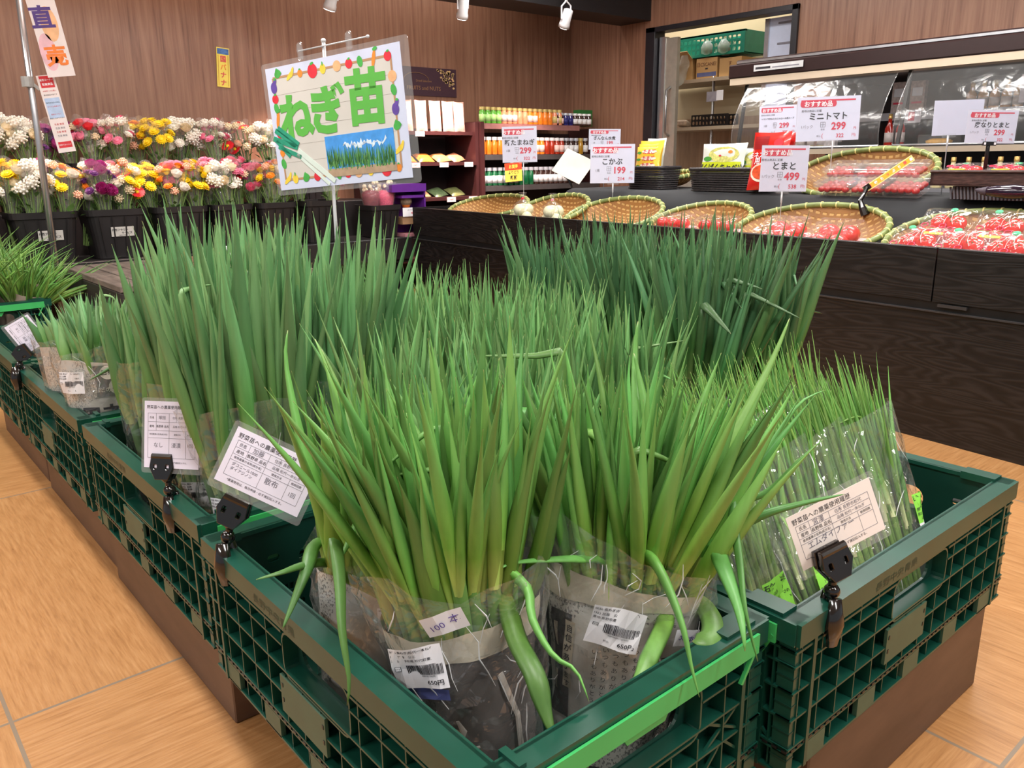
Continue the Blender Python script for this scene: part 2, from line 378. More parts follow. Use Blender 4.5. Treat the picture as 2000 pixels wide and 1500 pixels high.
# ---------------------------------------------------------------- spot lamps
head = plain('white_lamp_metal', S(214, 212, 214), .35, .04); glow = plain('lit_lamp_face', (1, .96, .9), .4, .01, 3, emit=14)
def spot_lamp(px, py, yy, tgt, label, power, angle=58, sc_=1.0, rail=False):
    c = P(px, py, Y=yy); d = (V(tgt)-c).normalized()
    e = empty('spot_lamp', c, label, 'spot lamp', None)
    q = V((0, 0, -1)).rotation_difference(d).to_matrix().to_4x4()
    r = .034*sc_
    mb = MB(); mb.lathe([(r*.62, .085*sc_), (r*.85, .08*sc_), (r*.9, .01), (r, 0), (r*1.05, -.022*sc_), (r*.93, -.022*sc_)], head, 20, T=q); mb.build('lamp_head', e, True)
    mb = MB(); mb.lathe([(r*.9, -.021*sc_), (r*.9, -.0245*sc_)], glow, 20, T=q); g = mb.build('lamp_lens', under(e, 'lamp_head'))
    top = V((0, 0, CH-c.z)); mb = MB()
    pv = q @ V((0, 0, .03*sc_)); s_ = q @ V((r*1.1, 0, .03*sc_)); 
    arm = pv + V((0, 0, .1*sc_))
    mb.tube([s_, s_+V((0, 0, .07*sc_)), arm], .005, head, 6); mb.tube([q @ V((-r*1.1, 0, .03*sc_)), q @ V((-r*1.1, 0, .03*sc_))+V((0, 0, .07*sc_)), arm], .005, head, 6)
    mb.tube([arm, V((arm.x, arm.y, top.z))], .009, head, 8); mb.lathe([(.03, top.z-.012), (.03, top.z-.0005)], head, 14, T=Matrix.Translation((arm.x, arm.y, 0))); mb.build('mounting_arm', e)
    l = bpy.data.lights.new('spot_light', 'SPOT'); l.energy = power; l.spot_size = math.radians(angle); l.spot_blend = 1; l.color = (1, .74, .66); l.shadow_soft_size = .03
    o = bpy.data.objects.new('spot_light', l); col.objects.link(o); o.location = c + d*.05; o.rotation_euler = d.to_track_quat('-Z', 'Y').to_euler()
spot_lamp(645, 10, 4.2, (2.2, 4.7, .5), 'white spot lamp at the top edge above the handwritten sign', 150)
spot_lamp(903, 28, 4.1, (3.3, 4.65, .45), 'white spot lamp on a short stem, middle of the three', 230)
spot_lamp(1103, 46, 3.9, (3.9, 4.6, .45), 'white spot lamp nearest the doorway, tilted left', 80)
for x in (.55, 1.35, 1.0):
    l = bpy.data.lights.new('flower_spot', 'SPOT'); l.energy = 170; l.spot_size = math.radians(60); l.spot_blend = 1; l.color = (1, .74, .64); l.shadow_soft_size = .04
    o = bpy.data.objects.new('flower_spot', l); col.objects.link(o); o.location = (x, 3.9, 2.05); o.rotation_euler = (V((x-.1, 4.72, .62))-o.location).to_track_quat('-Z', 'Y').to_euler()
    e = empty('spot_lamp', (x, 3.9, 2.07), 'white spot lamp over the flower buckets', 'spot lamp', 'ceiling spots over the flowers')
    mb = MB(); mb.lathe([(.03, .0), (.034, .02), (.02, .075)], head, 16); mb.build('lamp_head', e, True)

# ---------------------------------------------------------------- wall graphics
c0, c1 = P(420, 97, Y=WY), P(450, 168, Y=WY)
tp = frame((P(436, 132, Y=WY-.004)), (1, 0, -.07), (0, 0, 1))
yel = plain('yellow_paper', S(236, 214, 92), .5, .05); 
mb = MB(); mb.box((-.037, -.105, -.001), (.037, .105, .001), yel); mb.box((-.033, .07, .001), (.033, .1, .0016), plain('blue_print', S(70, 110, 170), .5, .3, 90))
mb.box((-.03, -.098, .001), (-.026, .065, .0016), plain('gold_print', S(200, 160, 50), .5, .1)); mb.box((.026, -.098, .001), (.03, .065, .0016), MATS['gold_print'])
for i, ch in enumerate('国バナナ'): mb.text(ch, .036, (0, .045-.042*i, .002), redink if i != 1 else plain('orange_ink', S(226, 120, 40), .5), .02)
tag(mb.build('wall_sticker', T=tp), 'narrow yellow sticker with red characters on the wooden wall', 'sticker')

def counter_plane(off=0, dz=0):
    # produce counter front plane: x = 2.27 + .10 y, pushed back by off
    n = V((1, -.10, 0)).normalized(); return (V((2.27, 0, 0)) + n*off, n)
# ================================================================ folding crates
crate_m = plain('dark_green_plastic', S(19, 70, 57), .3, .14, 18, spec=.55, bump=.05)
crate_d = plain('deep_green_plastic', S(12, 56, 46), .38, .12, 18)
grn = plain('light_green_handle_plastic', S(64, 178, 98), .35, .06, 12)
def side_panel(L, H, handle, long):
    """one crate wall: x along the wall, y up, z outward (outer face at z=0)"""
    mb = MB(); D = .02
    holes = []
    hw, hh = (.062, .017) if long else (.068, .019)
    hz = H-.062
    holes.append(rrect(-hw, hz-hh, hw, hz+hh, hh*.95, 5))
    n = int(L/.05)
    for r_, yy in enumerate((H-.05, H-.1, .062)):
        k = 0
        x = -L/2+.035
        while x < L/2-.03:
            w = .017 if r_ != 1 else .028
            if not (abs(x) < hw+.03 and yy > H-.095) and not (abs(x) < .1 and yy > H-.14 and yy < H-.09 and long):
                holes.append(rrect(x-w/2, yy-.0055, x+w/2, yy+.0055, .004, 2))
            x += .032 if r_ != 1 else .046
    vs, fs = plate(rrect(-L/2+.004, 0, L/2-.004, H, .004, 1), holes, .0035)
    mb.add([(v[0], v[1], -D+v[2]) for v in vs], fs, crate_d)
    # rim
    mb.box((-L/2, H-.006, -D-.004), (L/2, H, .003), crate_m); mb.box((-L/2, H-.026, -.002), (L/2, H-.006, .003), crate_m)
    mb.box((-L/2, H-.036, -D+.001), (-hw-.012, H-.033, .0), crate_m); mb.box((hw+.012, H-.036, -D+.001), (L/2, H-.033, .0), crate_m)
    # horizontal ribs
    R = [(H-.052, 1), (H-.084, 0), (H-.118, 0), (.036, 0), (.03, 0)]
    for yy, sk in R:
        segs = [(-L/2, L/2)]
        if sk: segs = [(-L/2, -hw-.014), (hw+.014, L/2)]
        for a, b in segs: mb.box((a, yy-.0012, -D+.001), (b, yy+.0012, 0), crate_m)
    # handle pocket
    pv, pf = plate(rrect(-hw-.014, hz-hh-.012, hw+.014, hz+hh+.014, .016, 4), [rrect(-hw-.0115, hz-hh-.0095, hw+.0115, hz+hh+.0115, .014, 4)], D-.002)
    mb.add([(v[0], v[1], -D/2+v[2]) for v in pv], pf, crate_m)
    # vertical ribs
    x = -L/2+.012; i = 0
    step = .042
    while x < L/2-.006:
        top = H-.026 if abs(x) > hw+.014 else hz-hh-.012
        mb.box((x-.001, .033, -D+.001), (x+.001, top, -.0005), crate_m)
        if not (-.16 < x-L*.0 < -.0 and False): pass
        mb.box((x-.001, 0, -D+.001), (x+.001, .03, -.003), crate_m)
        x += step; i += 1
    for xx in (-L/2+.036, L/2-.036):
        mb.box((xx-.003, 0, -D+.001), (xx+.003, H-.026, .0015), crate_m)
    # smooth name plate and bottom plates
    pw = (.085 if long else .07)
    mb.box((-pw, hz-hh-.062, -.003), (pw*.25, hz-hh-.014, .001), plain('worn_green_plastic', S(62, 92, 74), .42, .1, 30)); wn = MATS['worn_green_plastic']
    for dx in (-pw+.004, pw*.25-.006):
        for dy in (-.026, -.045): mb.box((dx, hz-hh+dy-.0025, .0008), (dx+.003, hz-hh+dy+.0025, .0016), black)
    nbox = 5 if long else 3
    for k in range(nbox):
        a = -L/2 + L*(k+.3)/nbox; mb.box((a, .001, -.006), (a+L/nbox*.36, .028, 0), wn)
    for k in range(int(L/.012)): mb.box((-L/2+.006+k*.012, .0315, -.004), (-L/2+.0125+k*.012, .0345, .0006), black)
    mb.box((-L/2, 0, -D), (L/2, .003, 0), crate_m)
    # moulded lettering on the rim
    mb.text('長野中央青果' if long else '長野青果', .012, (-L*.14, H-.016, .0033), crate_d, 0, sx=1.5)
    for s in (-1, 1):
        if handle:
            cx = s*L*.33
            for (x0, y0), (x1, y1) in (((-.03, H-.118), (.03, H-.084)), ((-.03, H-.084), (.03, H-.118)), ((-.04, .036), (0, H-.118)), ((.04, .036), (0, H-.118))):
                mb.bar((cx+x0, y0, -.004), (cx+x1, y1, -.004), .003, .003, crate_m)
    return mb
def make_crate(label, handle=True, L=.594, Wd=.376, H=.19):
    e = empty('folding_crate', (0, 0, 0), label, 'crate', 'dark green folding crates')
    for long, sgn in ((1, 1), (1, -1), (0, 1), (0, -1)):
        ln = L if long else Wd-.004
        key = ('panel', long, L, Wd)
        mb = side_panel(ln, H, not long, long)
        if long:   # long sides face +-x
            T = frame((sgn*Wd/2, 0, 0), (0, sgn, 0), (0, 0, 1))
        else: T = frame((0, sgn*L/2, 0), (-sgn, 0, 0), (0, 0, 1))
        o = mb.build('side_panel', e, T=T)
    # corner posts
    for sx in (-1, 1):
        for sy in (-1, 1):
            mb = MB()
            mb.box((sx*(Wd/2-.012)-.010, sy*(L/2-.008)-.006, 0), (sx*(Wd/2-.012)+.010, sy*(L/2-.008)+.006, H-.007), crate_m)
            for k in range(9): mb.box((sx*(Wd/2-.012)-.0105, sy*(L/2-.008)-.0065, .02+k*.017), (sx*(Wd/2-.012)+.0105, sy*(L/2-.008)+.0065, .022+k*.017), crate_d)
            mb.box((sx*(Wd/2-.05)-.018, sy*(L/2-.015)-.013, H-.007), (sx*(Wd/2-.03)+.01, sy*(L/2-.015)+.013, H+.004), crate_m)
            mb.build('corner_post', e)
    mb = MB(); mb.box((-Wd/2+.022, -L/2+.022, .002), (Wd/2-.022, L/2-.022, .008), crate_d)
    for k in range(9): mb.box((-Wd/2+.03, -L/2+.05+k*.06, .008), (Wd/2-.03, -L/2+.054+k*.06, .011), crate_m)
    mb.build('floor_panel', e)
    if handle:
        for s in (-1, 1):
            mb = MB(); T = frame((0, s*L/2, H), (-s, 0, 0), (0, 0, 1))
            w = Wd*.44
            mb.box((-w, -.029, .0035), (w, -.007, .0065), grn)
            vs, fs = plate([(-w*.22, -.03), (w*.22, -.03), (w*.16, -.046), (-w*.16, -.046)], [], .003)
            mb.add([(v[0], v[1], v[2]-.004) for v in vs], fs, grn)
            mb.bar((w*.98, -.02, .005), (w*.86, -.058, .002), .004, .004, grn); mb.bar((-w*.98, -.02, .005), (-w*.86, -.058, .002), .004, .004, grn)
            mb.build('crate_handle', [c for c in e.children if c.name.startswith('side_panel')][2 if s > 0 else 3], T=T)
    return e
CRZ = .135
cr0 = make_crate('green folding crate in the foreground holding the two newspaper-wrapped bundles')
cr0.location = (.51, .711, CRZ)
def put_crate(x, y, rz, label, z=CRZ):
    c = copy_tree(cr0, label); c.location = (x, y, z); c.rotation_euler = (0, 0, rz); return c
crB = put_crate(1.006, .572, math.radians(-90), 'green folding crate at the right with bags of thin spring onions and an empty end')
crC = put_crate(.52, 1.345, 0, 'green folding crate left of the front one, holding clear bags marked in black brush')
crD = put_crate(.52, 1.975, 0, 'green folding crate at the left edge holding newspaper-wrapped seedlings')
crD2 = put_crate(.455, 3.70, 0, 'green folding crate farthest left with a green handle and drooping thin leaves')
crD1 = put_crate(.52, 2.605, 0, 'empty green folding crate between the newspaper bundles and the far green-handled crate')
crE = put_crate(.90, 1.10, 0, 'green folding crate in the middle row, hidden among the leaves')
crE2 = put_crate(.90, 1.72, 0, 'green folding crate farther back in the middle row, hidden among the leaves')
crF = put_crate(1.30, 1.10, 0, 'green folding crate of the third row under the darkest leaves')
# base boxes
brn = streak('brown_painted_board', [S(74, 54, 42), S(96, 72, 58), S(110, 84, 68)], .5, 3, (1, 1, 4), .04)
def base(x0, x1, y0, y1, label):
    mb = MB(); mb.box((x0, y0, 0), (x1, y1, CRZ), brn); o = mb.build('display_plinth', bevel=.002, T=None)
    tag(o, label, 'plinth', 'brown plinths under the crates')
base(.352, .72, 1.052, 1.64, 'brown plinth under the crate with brush-marked clear bags')
base(.362, .73, 1.66, 2.26, 'brown plinth under the crate at the left edge')
base(.368, .73, 2.31, 2.89, 'brown plinth under the empty crate of the left row')
base(.30, .62, 3.44, 3.97, 'brown plinth under the farthest left crate')
base(.76, 1.258, .385, .80, 'brown plinth under the right crate with the empty end')
base(.74, 1.14, .81, 1.99, 'brown plinth under the middle row of crates')
base(1.15, 1.5, .81, 1.4, 'brown plinth under the third row crate with the darkest leaves')
base(.47, .70, .52, 1.03, 'brown plinth set back under the front crate')
# ================================================================ onion seedling bundles
leafA = leafmat('fresh_onion_leaf', S(190, 208, 110), S(104, 156, 60), S(102, 154, 78))
leafC = leafmat('blue_green_onion_leaf', S(176, 204, 134), S(100, 150, 78), S(108, 152, 98))
leafE = leafmat('pale_onion_leaf', S(190, 210, 140), S(102, 152, 74), S(112, 158, 96))
leafF = leafmat('dark_onion_leaf', S(160, 190, 110), S(74, 122, 60), S(80, 122, 78))
leafT = leafmat('thin_onion_leaf', S(224, 230, 176), S(116, 162, 72), S(112, 160, 78))
_leafid = [0]
def leaf(mb, p, d, L, r, m, bend=(0, 0, 0), seg=8, rings=9, prof=None, flat=.62):
    """one hollow pointed onion leaf from p along d, curving towards bend"""
    d = V(d).normalized(); bend = V(bend); pts = []; rs = []
    for i in range(rings+1):
        s = i/rings; pts.append(V(p) + d*L*s + bend*L*s*s)
        w = min(1, .72+1.1*s)
        rs.append(max(.0004, r*w*min(1, ((1-s)/.60))**.9))
    pts.append(pts[-1]+(pts[-1]-pts[-2]).normalized()*.006); rs.append(.0003)
    _leafid[0] += 1
    a = rnd.random()*6.28
    mb.tube(pts, rs, m, seg, flat, False, up=(math.cos(a), math.sin(a), .05), uvid=_leafid[0])
def polyleaf(mb, pts, r, m, flat=.45, seg=8, taper=.5):
    """a long leaf through the given points (folds stay sharp)"""
    pts = [V(p) for p in pts]; out = []
    L = [0]
    for i in range(1, len(pts)): L.append(L[-1]+(pts[i]-pts[i-1]).length)
    n = 22
    for j in range(n+1):
        t = L[-1]*j/n; i = max(k for k in range(len(L)) if L[k] <= t+1e-9); i = min(i, len(pts)-2)
        f = (t-L[i])/max(1e-6, (L[i+1]-L[i]))
        p0, p1, p2, p3 = pts[max(0, i-1)], pts[i], pts[i+1], pts[min(len(pts)-1, i+2)]
        q = .5*((2*p1)+(-p0+p2)*f+(2*p0-5*p1+4*p2-p3)*f*f+(-p0+3*p1-3*p2+p3)*f**3)
        out.append((q, r*min(1, .6+1.5*j/n)*min(1, (1-j/n)/taper)**.8 + .0004))
    _leafid[0] += 1
    mb.tube([o[0] for o in out], [o[1] for o in out], m, seg, flat, True, uvid=_leafid[0])
def seedlings(e, n, rad, fan, h, lr, m, r=None, stem=.2, lean=(0, 0), spread=.1, kmin=2, kmax=3, sy=.75, vary=.25, seg=8, droop=.05, name='seedling', fold=.05, z0=.012, rings=9, yfan=1.0):
    r = r or rnd
    for i in range(n):
        t = 2.399963*i; q = math.sqrt((i+.5)/n)
        bx, by = math.cos(t)*q, math.sin(t)*q*sy
        mb = MB()
        top = V((bx*rad*1.05+lean[0]*stem, by*rad*1.05+lean[1]*stem, stem*r.uniform(.85, 1.1)))
        bot = V((bx*rad*.55, by*rad*.55, z0))
        d0 = V((bx*fan+lean[0], by*fan*yfan+lean[1], 1)) + V((r.gauss(0, spread*.5), r.gauss(0, spread*.5), 0))
        mb.tube([bot, (bot+top)/2, top], [lr*.62, lr*.62, lr*.7], m, 6, 1, False, uvid=0)
        for k in range(r.randint(kmin, kmax)):
            a = r.random()*6.28; sp = spread*r.uniform(.3, 1.25)
            d = d0 + V((math.cos(a)*sp, math.sin(a)*sp, 0))
            L = (h-stem)*r.uniform(1-vary, 1.06)/max(.5, d.normalized().z)
            b = V((r.gauss(0, droop), r.gauss(0, droop), -abs(r.gauss(0, droop*.5)))) + V((d.x, d.y, 0))*.12
            if r.random() < fold and k:
                kink = top+d.normalized()*L*r.uniform(.35, .75); aa = r.random()*6.28; q_ = V((math.cos(aa), math.sin(aa), r.uniform(-.5, .25))).normalized()
                polyleaf(mb, [top-V((0, 0, .02)), top*.5+kink*.5, kink-d.normalized()*.012, kink, kink+q_*.02, kink+q_*L*r.uniform(.25, .45)-V((0, 0, .01))], lr*r.uniform(.7, .95), m, .6, seg)
            else: leaf(mb, top-V((0, 0, .02)), d, L, lr*r.uniform(.7, 1.12), m, b, seg, rings)
        mb.build(name, e, True)
def wrapmat(name, base, mark, band=None, density=.5, sc_=1.0):
    """newsprint seen on a rolled sheet: rows of small printed marks on grey paper"""
    if name in MATS: return MATS[name]
    m, nt, b = nm(name); co = coords(nt)
    n1 = nd(nt, 'ShaderNodeTexNoise', i_Scale=9.0*sc_, i_Detail=2.0); nt.links.new(co, n1.inputs[0])
    mp = nd(nt, 'ShaderNodeMapping'); mp.inputs['Scale'].default_value = (420, 420, 300); nt.links.new(co, mp.inputs[0])
    n2 = nd(nt, 'ShaderNodeTexNoise', i_Scale=1.0, i_Detail=1.0); nt.links.new(mp.outputs[0], n2.inputs[0])
    st = nd(nt, 'ShaderNodeMath', operation='GREATER_THAN'); st.inputs[1].default_value = .56; nt.links.new(n2.outputs[0], st.inputs[0])
    md = nd(nt, 'ShaderNodeMath', operation='GREATER_THAN'); md.inputs[1].default_value = 1-density; nt.links.new(n1.outputs[0], md.inputs[0])
    mu = nd(nt, 'ShaderNodeMath', operation='MULTIPLY'); nt.links.new(st.outputs[0], mu.inputs[0]); nt.links.new(md.outputs[0], mu.inputs[1])
    m3 = nd(nt, 'ShaderNodeMath', operation='MULTIPLY'); m3.inputs[1].default_value = .7; nt.links.new(mu.outputs[0], m3.inputs[0])
    n3 = nd(nt, 'ShaderNodeTexNoise', i_Scale=14.0, i_Detail=3.0); nt.links.new(co, n3.inputs[0])
    bb = ramp(nt, n3.outputs[0], [(.3, tuple(v*.78 for v in base)), (.7, tuple(min(1, v*1.15) for v in base))])
    mx = nd(nt, 'ShaderNodeMix', data_type='RGBA'); nt.links.new(m3.outputs[0], mx.inputs[0]); nt.links.new(bb, mx.inputs[6]); mx.inputs[7].default_value = (*mark, 1)
    nt.links.new(mx.outputs[2], b.inputs['Base Color']); b.inputs['Roughness'].default_value = .7
    bp = nd(nt, 'ShaderNodeBump', i_Strength=.5, i_Distance=.004); nt.links.new(n3.outputs[0], bp.inputs['Height']); nt.links.new(bp.outputs[0], b.inputs['Normal'])
    MATS[name] = m; return m
news = wrapmat('newsprint', S(212, 210, 203), S(70, 68, 70))
newsd = wrapmat('dark_newsprint', S(104, 98, 96), S(190, 186, 180), density=.4)
newsl = wrapmat('light_newsprint', S(206, 200, 190), S(110, 106, 106), density=.5)
creamp = plain('cream_paper_band', S(206, 198, 178), .7, .06, 20, bump=.4)
def wrap_shape(a0, b0, a1, b1, h, wob=.004, seed=1):
    ph = [random.Random(seed+i).random()*6.28 for i in range(6)]
    def f(t, z, off=0):
        k = max(0, min(1.4, z/h)); a = a0+(a1-a0)*k+off; b = b0+(b1-b0)*k+off
        w = wob*(math.sin(3*t+ph[0]+z*30)+.6*math.sin(7*t+ph[1]-z*55)+.4*math.sin(13*t+ph[2]+z*90))
        return V(((a+w)*math.cos(t), (b+w)*math.sin(t), z))
    return f
def shell(mb, f, z0, z1, m, off=0, nt_=56, nz=14, t0=0, t1=2*math.pi, edge=None, jit=0):
    jr = random.Random(int(z1*9999)+nt_)
    full = abs(t1-t0-2*math.pi) < 1e-6; N = nt_ if full else nt_+1
    vs = []
    for j in range(nz+1):
        for i in range(N):
            t = t0+(t1-t0)*i/nt_; zz = z0+((z1+(edge(t) if edge else 0))-z0)*j/nz
            vs.append(f(t+jr.uniform(-jit, jit)*6, zz+jr.uniform(-jit, jit), off+jr.uniform(-jit, jit)))
    fs = []
    for j in range(nz):
        for i in range(nt_):
            k = (i+1) % N if full else i+1
            fs.append((j*N+i, j*N+k, (j+1)*N+k, (j+1)*N+i))
    mb.add(vs, fs, m)
def on_wrap(f, off, sx=1.0):
    """bends flat artwork (x across, y up, z out) round the front (-y side) of a wrapped bundle"""
    def w(p):
        z = p[1]; a = (f(0, z)-f(math.pi, z)).length/2; b = (f(math.pi/2, z)-f(-math.pi/2, z)).length/2
        t = -math.pi/2 + p[0]/max(.02, (a*.75+b*.25)); return f(t, z, off+p[2])
    return w
def price_label(e, f, x, y, rot=0, kind=0, off=.007, w=.045, h=.044):
    mb = MB(); mb.add(*grid(-w/2, -h/2, w/2, h/2, 0, 6, 2), white)
    lines = [('0036 長ねぎ(松代一本ねぎ)', .0032, h*.42), ('1922 加藤　公三', .0032, h*.31), ('産地:長野市産 松代町東条', .0032, h*.2)]
    if kind == 1: lines = [('0036 長ねぎ', .0032, h*.40), ('1259 宮澤　武司', .0032, h*.29), ('産地:長野市産 川中島町', .0032, h*.18)]
    for s, z, yy in lines: mb.text(s, z, (-w*.47, yy, .0003), ink, .01, align='LEFT')
    r = random.Random(5); xx = -w*.22
    while xx < w*.46:
        bw = r.choice((.0003, .0005, .0008)); mb.box((xx, -h*.16, .0002), (xx+bw, h*.08, .0004), ink); xx += bw+r.choice((.0004, .0006))
    mb.text('2400360019220650', .0022, (w*.1, -h*.2, .0003), ink)
    mb.box((-w*.44, -h*.06, .0002), (-w*.33, h*.05, .0003), ink); mb.box((-w*.43, -h*.05, .00025), (-w*.34, h*.04, .0004), white); mb.text('プラ', .0022, (-w*.385, -.0002, .0005), ink)
    mb.text('税込', .0026, (-w*.1, -h*.36, .0003), ink); mb.text('650円' if kind == 0 else '550円', .0058, (w*.27, -h*.35, .0003), ink, .015)
    c, s = math.cos(rot), math.sin(rot)
    T = Matrix(((c, -s, 0, x), (s, c, 0, y), (0, 0, 1, 0), (0, 0, 0, 1)))
    mb.v = [T @ p for p in mb.v]
    wf = on_wrap(f, off); mb.build('price_label', under(e, 'clear_bag'), warp=wf)
def grid(x0, y0, x1, y1, z, nx, ny):
    vs = [(x0+(x1-x0)*i/nx, y0+(y1-y0)*j/ny, z) for j in range(ny+1) for i in range(nx+1)]
    fs = [(j*(nx+1)+i, j*(nx+1)+i+1, (j+1)*(nx+1)+i+1, (j+1)*(nx+1)+i) for j in range(ny) for i in range(nx)]
    return vs, fs
def art(e, name, f, build_fn, off=.0035, x=0, y=0, rot=0, mat=None):
    mb = MB(); build_fn(mb); c, s = math.cos(rot), math.sin(rot)
    T = Matrix(((c, -s, 0, x), (s, c, 0, y), (0, 0, 1, 0), (0, 0, 0, 1))); mb.v = [T @ p for p in mb.v]
    return mb.build(name, under(e, 'newspaper_wrap' if name in ('printed_figure', 'newspaper_print') or (name == 'brush_lettering' and off < .0045) else 'clear_bag'), warp=on_wrap(f, off))
def face_cam(x, y, extra=0):
    return math.atan2(-y, -x)+math.pi/2+extra     # local -y looks at the camera's side
def bundle(x, y, label, group, tilt=(0, 0), z=CRZ+.012, extra=0, kind=None):
    e = empty('onion_seedling_bundle', (x, y, z), label, 'seedlings', group)
    e.rotation_euler = (0, 0, 0)
    R = Matrix.Rotation(face_cam(x, y, extra), 4, 'Z') @ Matrix.Rotation(tilt[0], 4, 'X') @ Matrix.Rotation(tilt[1], 4, 'Y')
    e.rotation_euler = R.to_euler(); return e
crease_glint = plain('film_crease_glint', S(236, 238, 240), .25, .03, 40, spec=.8, alpha=.75)  # white ridges: creased film with its bright glints put into the colour
def crease_glints(mb, f, off, n, z0, z1, seed, t0=-2.6, t1=-.5):
    r = random.Random(seed)
    for _ in range(n):
        t, z = r.uniform(t0, t1), r.uniform(z0, z1); dt, dz = r.uniform(-.12, .12), r.choice((-1, 1))*r.uniform(.006, .02); pts = []
        for k in range(r.randint(3, 5)):
            if z0 < z < z1: pts.append(f(t, z, off))
            t += dt; z += dz; dt += r.uniform(-.14, .14)
        if len(pts) > 2: mb.tube(pts, [.0003]+[r.uniform(.0005, .0009) for _ in pts[2:]]+[.0002], crease_glint, 5)
G1 = 'onion seedling bundles in the crates'

# --- front left: dark newspaper, cream band, 100 hon slip, 650 yen
b1 = bundle(.452, .585, 'front seedling bundle in dark newspaper and clear bag, wide fan of leaves, nearest of all', G1, tilt=(-.04, -.12))
seedlings(b1, 60, .066, .30, .48, .0118, leafA, stem=.25, spread=.13, sy=.8, vary=.25, kmax=2, yfan=.6)
f1 = wrap_shape(.052, .044, .080, .062, .22, .0025, 3)
mb = MB(); shell(mb, f1, .0, .20, newsd, nz=16); mb.build('newspaper_wrap', b1, True)
mb = MB(); shell(mb, f1, .183, .216, creamp, off=.0016, nz=4, edge=lambda t: .006*math.sin(t+.5)); shell(mb, f1, -.004, .02, creamp, off=.002, nz=3, t0=-2.4, t1=-.9); mb.build('paper_band', b1, True)
def a1(mb):
    lt = plain('pale_print', S(206, 200, 192), .7, .06)
    mb.tube([(-.03, .07, 0), (-.026, .055, 0), (-.018, .048, 0)], [.001, .003, .0012], lt, 6, .2); mb.tube([(-.012, .078, 0), (-.008, .064, 0), (-.012, .052, 0)], [.0015, .003, .0015], lt, 6, .2)
    mb.tube([(-.02, .045, 0), (-.008, .04, 0), (.004, .042, 0)], [.0015, .0036, .0015], lt, 6, .2); mb.tube([(.034, .12, 0), (.042, .07, 0), (.044, .02, 0)], .003, lt, 6, .2)
art(b1, 'printed_figure', f1, a1, y=.04)
bagf = wrap_shape(.057, .049, .089, .071, .23, .0035, 9)
mb = MB(); shell(mb, bagf, .004, .268, clear, nz=11, nt_=26, jit=.0032, off=.003, edge=lambda t: .012*math.sin(2*t+1)+.006*math.sin(5*t)); crease_glints(mb, bagf, .0045, 26, .02, .26, 1); mb.build('clear_bag', b1)
price_label(b1, bagf, -.034, .190, .10, 0, off=.011)
art(b1, 'count_slip', bagf, lambda mb: (mb.add(*grid(-.018, -.011, .018, .011, 0, 3, 1), white), mb.text('100', .009, (-.006, -.001, .0016), plain('violet_ink', S(90, 70, 150), .5), 0, rot=.15), mb.text('本', .010, (.009, .002, .0016), MATS['violet_ink'])), off=.0115, x=-.006, y=.236, rot=.25)
art(b1, 'blue_tape', bagf, lambda mb: mb.add(*grid(-.02, -.006, .02, .006, 0, 3, 1), plain('blue_film', S(110, 120, 190), .3)), off=.0045, x=-.032, y=.158)
# --- front right: grey newspaper with print
b2 = bundle(.592, .54, 'front seedling bundle in printed grey newspaper, right of the dark wrapped one', G1, tilt=(-.05, .07))
seedlings(b2, 62, .072, .34, .46, .0110, leafA, stem=.24, spread=.13, sy=.7, vary=.25, kmax=2, yfan=.6)
f2 = wrap_shape(.060, .044, .086, .056, .22, .0022, 5)
mb = MB(); shell(mb, f2, .0, .218, news, nz=16, edge=lambda t: -.012*math.cos(t)); mb.build('newspaper_wrap', b2, True)
mb = MB(); shell(mb, f2, .196, .222, creamp, off=.0015, nz=4, edge=lambda t: -.012*math.cos(t)); mb.build('paper_band', b2, True)
def a2(mb):
    dk_ = plain('dark_print', S(58, 56, 58), .7, .15)
    mb.add(*grid(-.078, -.0, -.05, .13, -.0002, 4, 10), dk_)
    mb.add(*grid(-.073, .085, -.068, .115, .0001, 1, 4), creamp); mb.add(*grid(-.073, .03, -.068, .055, .0001, 1, 4), creamp)
    mb.add(*grid(-.058, .04, -.045, .122, .0002, 2, 8), creamp)
    for i, ch in enumerate('自信があります'): mb.text(ch, .0098, (-.0515, .113-i*.0112, .0006), ink, .01)
    for i, ch in enumerate('正日売上No1に'): mb.text(ch, .0105, (.046, .088-i*.0125, .0004), ink, .02, rot=-.1)
    for i, ch in enumerate('性のための販売&と'): mb.text(ch, .010, (.030, .098-i*.0122, .0004), ink, 0, rot=-.1)
    for j in range(5):
        for i, ch in enumerate('いつもありがとう大切に'): mb.text(ch, .0066, (.016-j*.0095, .108-i*.0085-.003*j, .0005), ink)
art(b2, 'newspaper_print', f2, a2, off=.002, y=.05)
bagf2 = wrap_shape(.066, .050, .094, .064, .23, .0035, 12)
mb = MB(); shell(mb, bagf2, .004, .265, clear, nz=11, nt_=26, jit=.0032, off=.003, edge=lambda t: .010*math.sin(2*t)-.022*math.cos(t)); crease_glints(mb, bagf2, .0045, 20, .02, .25, 2); crease_glints(mb, bagf2, .0045, 16, .20, .26, 8); mb.build('clear_bag', b2)
price_label(b2, bagf2, -.006, .184, -.16, 0, off=.011)
art(b2, 'count_slip', bagf2, lambda mb: (mb.add(*grid(-.012, -.010, .012, .010, 0, 3, 1), white), mb.text('00本', .008, (0, 0, .0014), MATS['violet_ink'], 0, rot=-.1)), off=.011, x=.062, y=.172, rot=-.1)

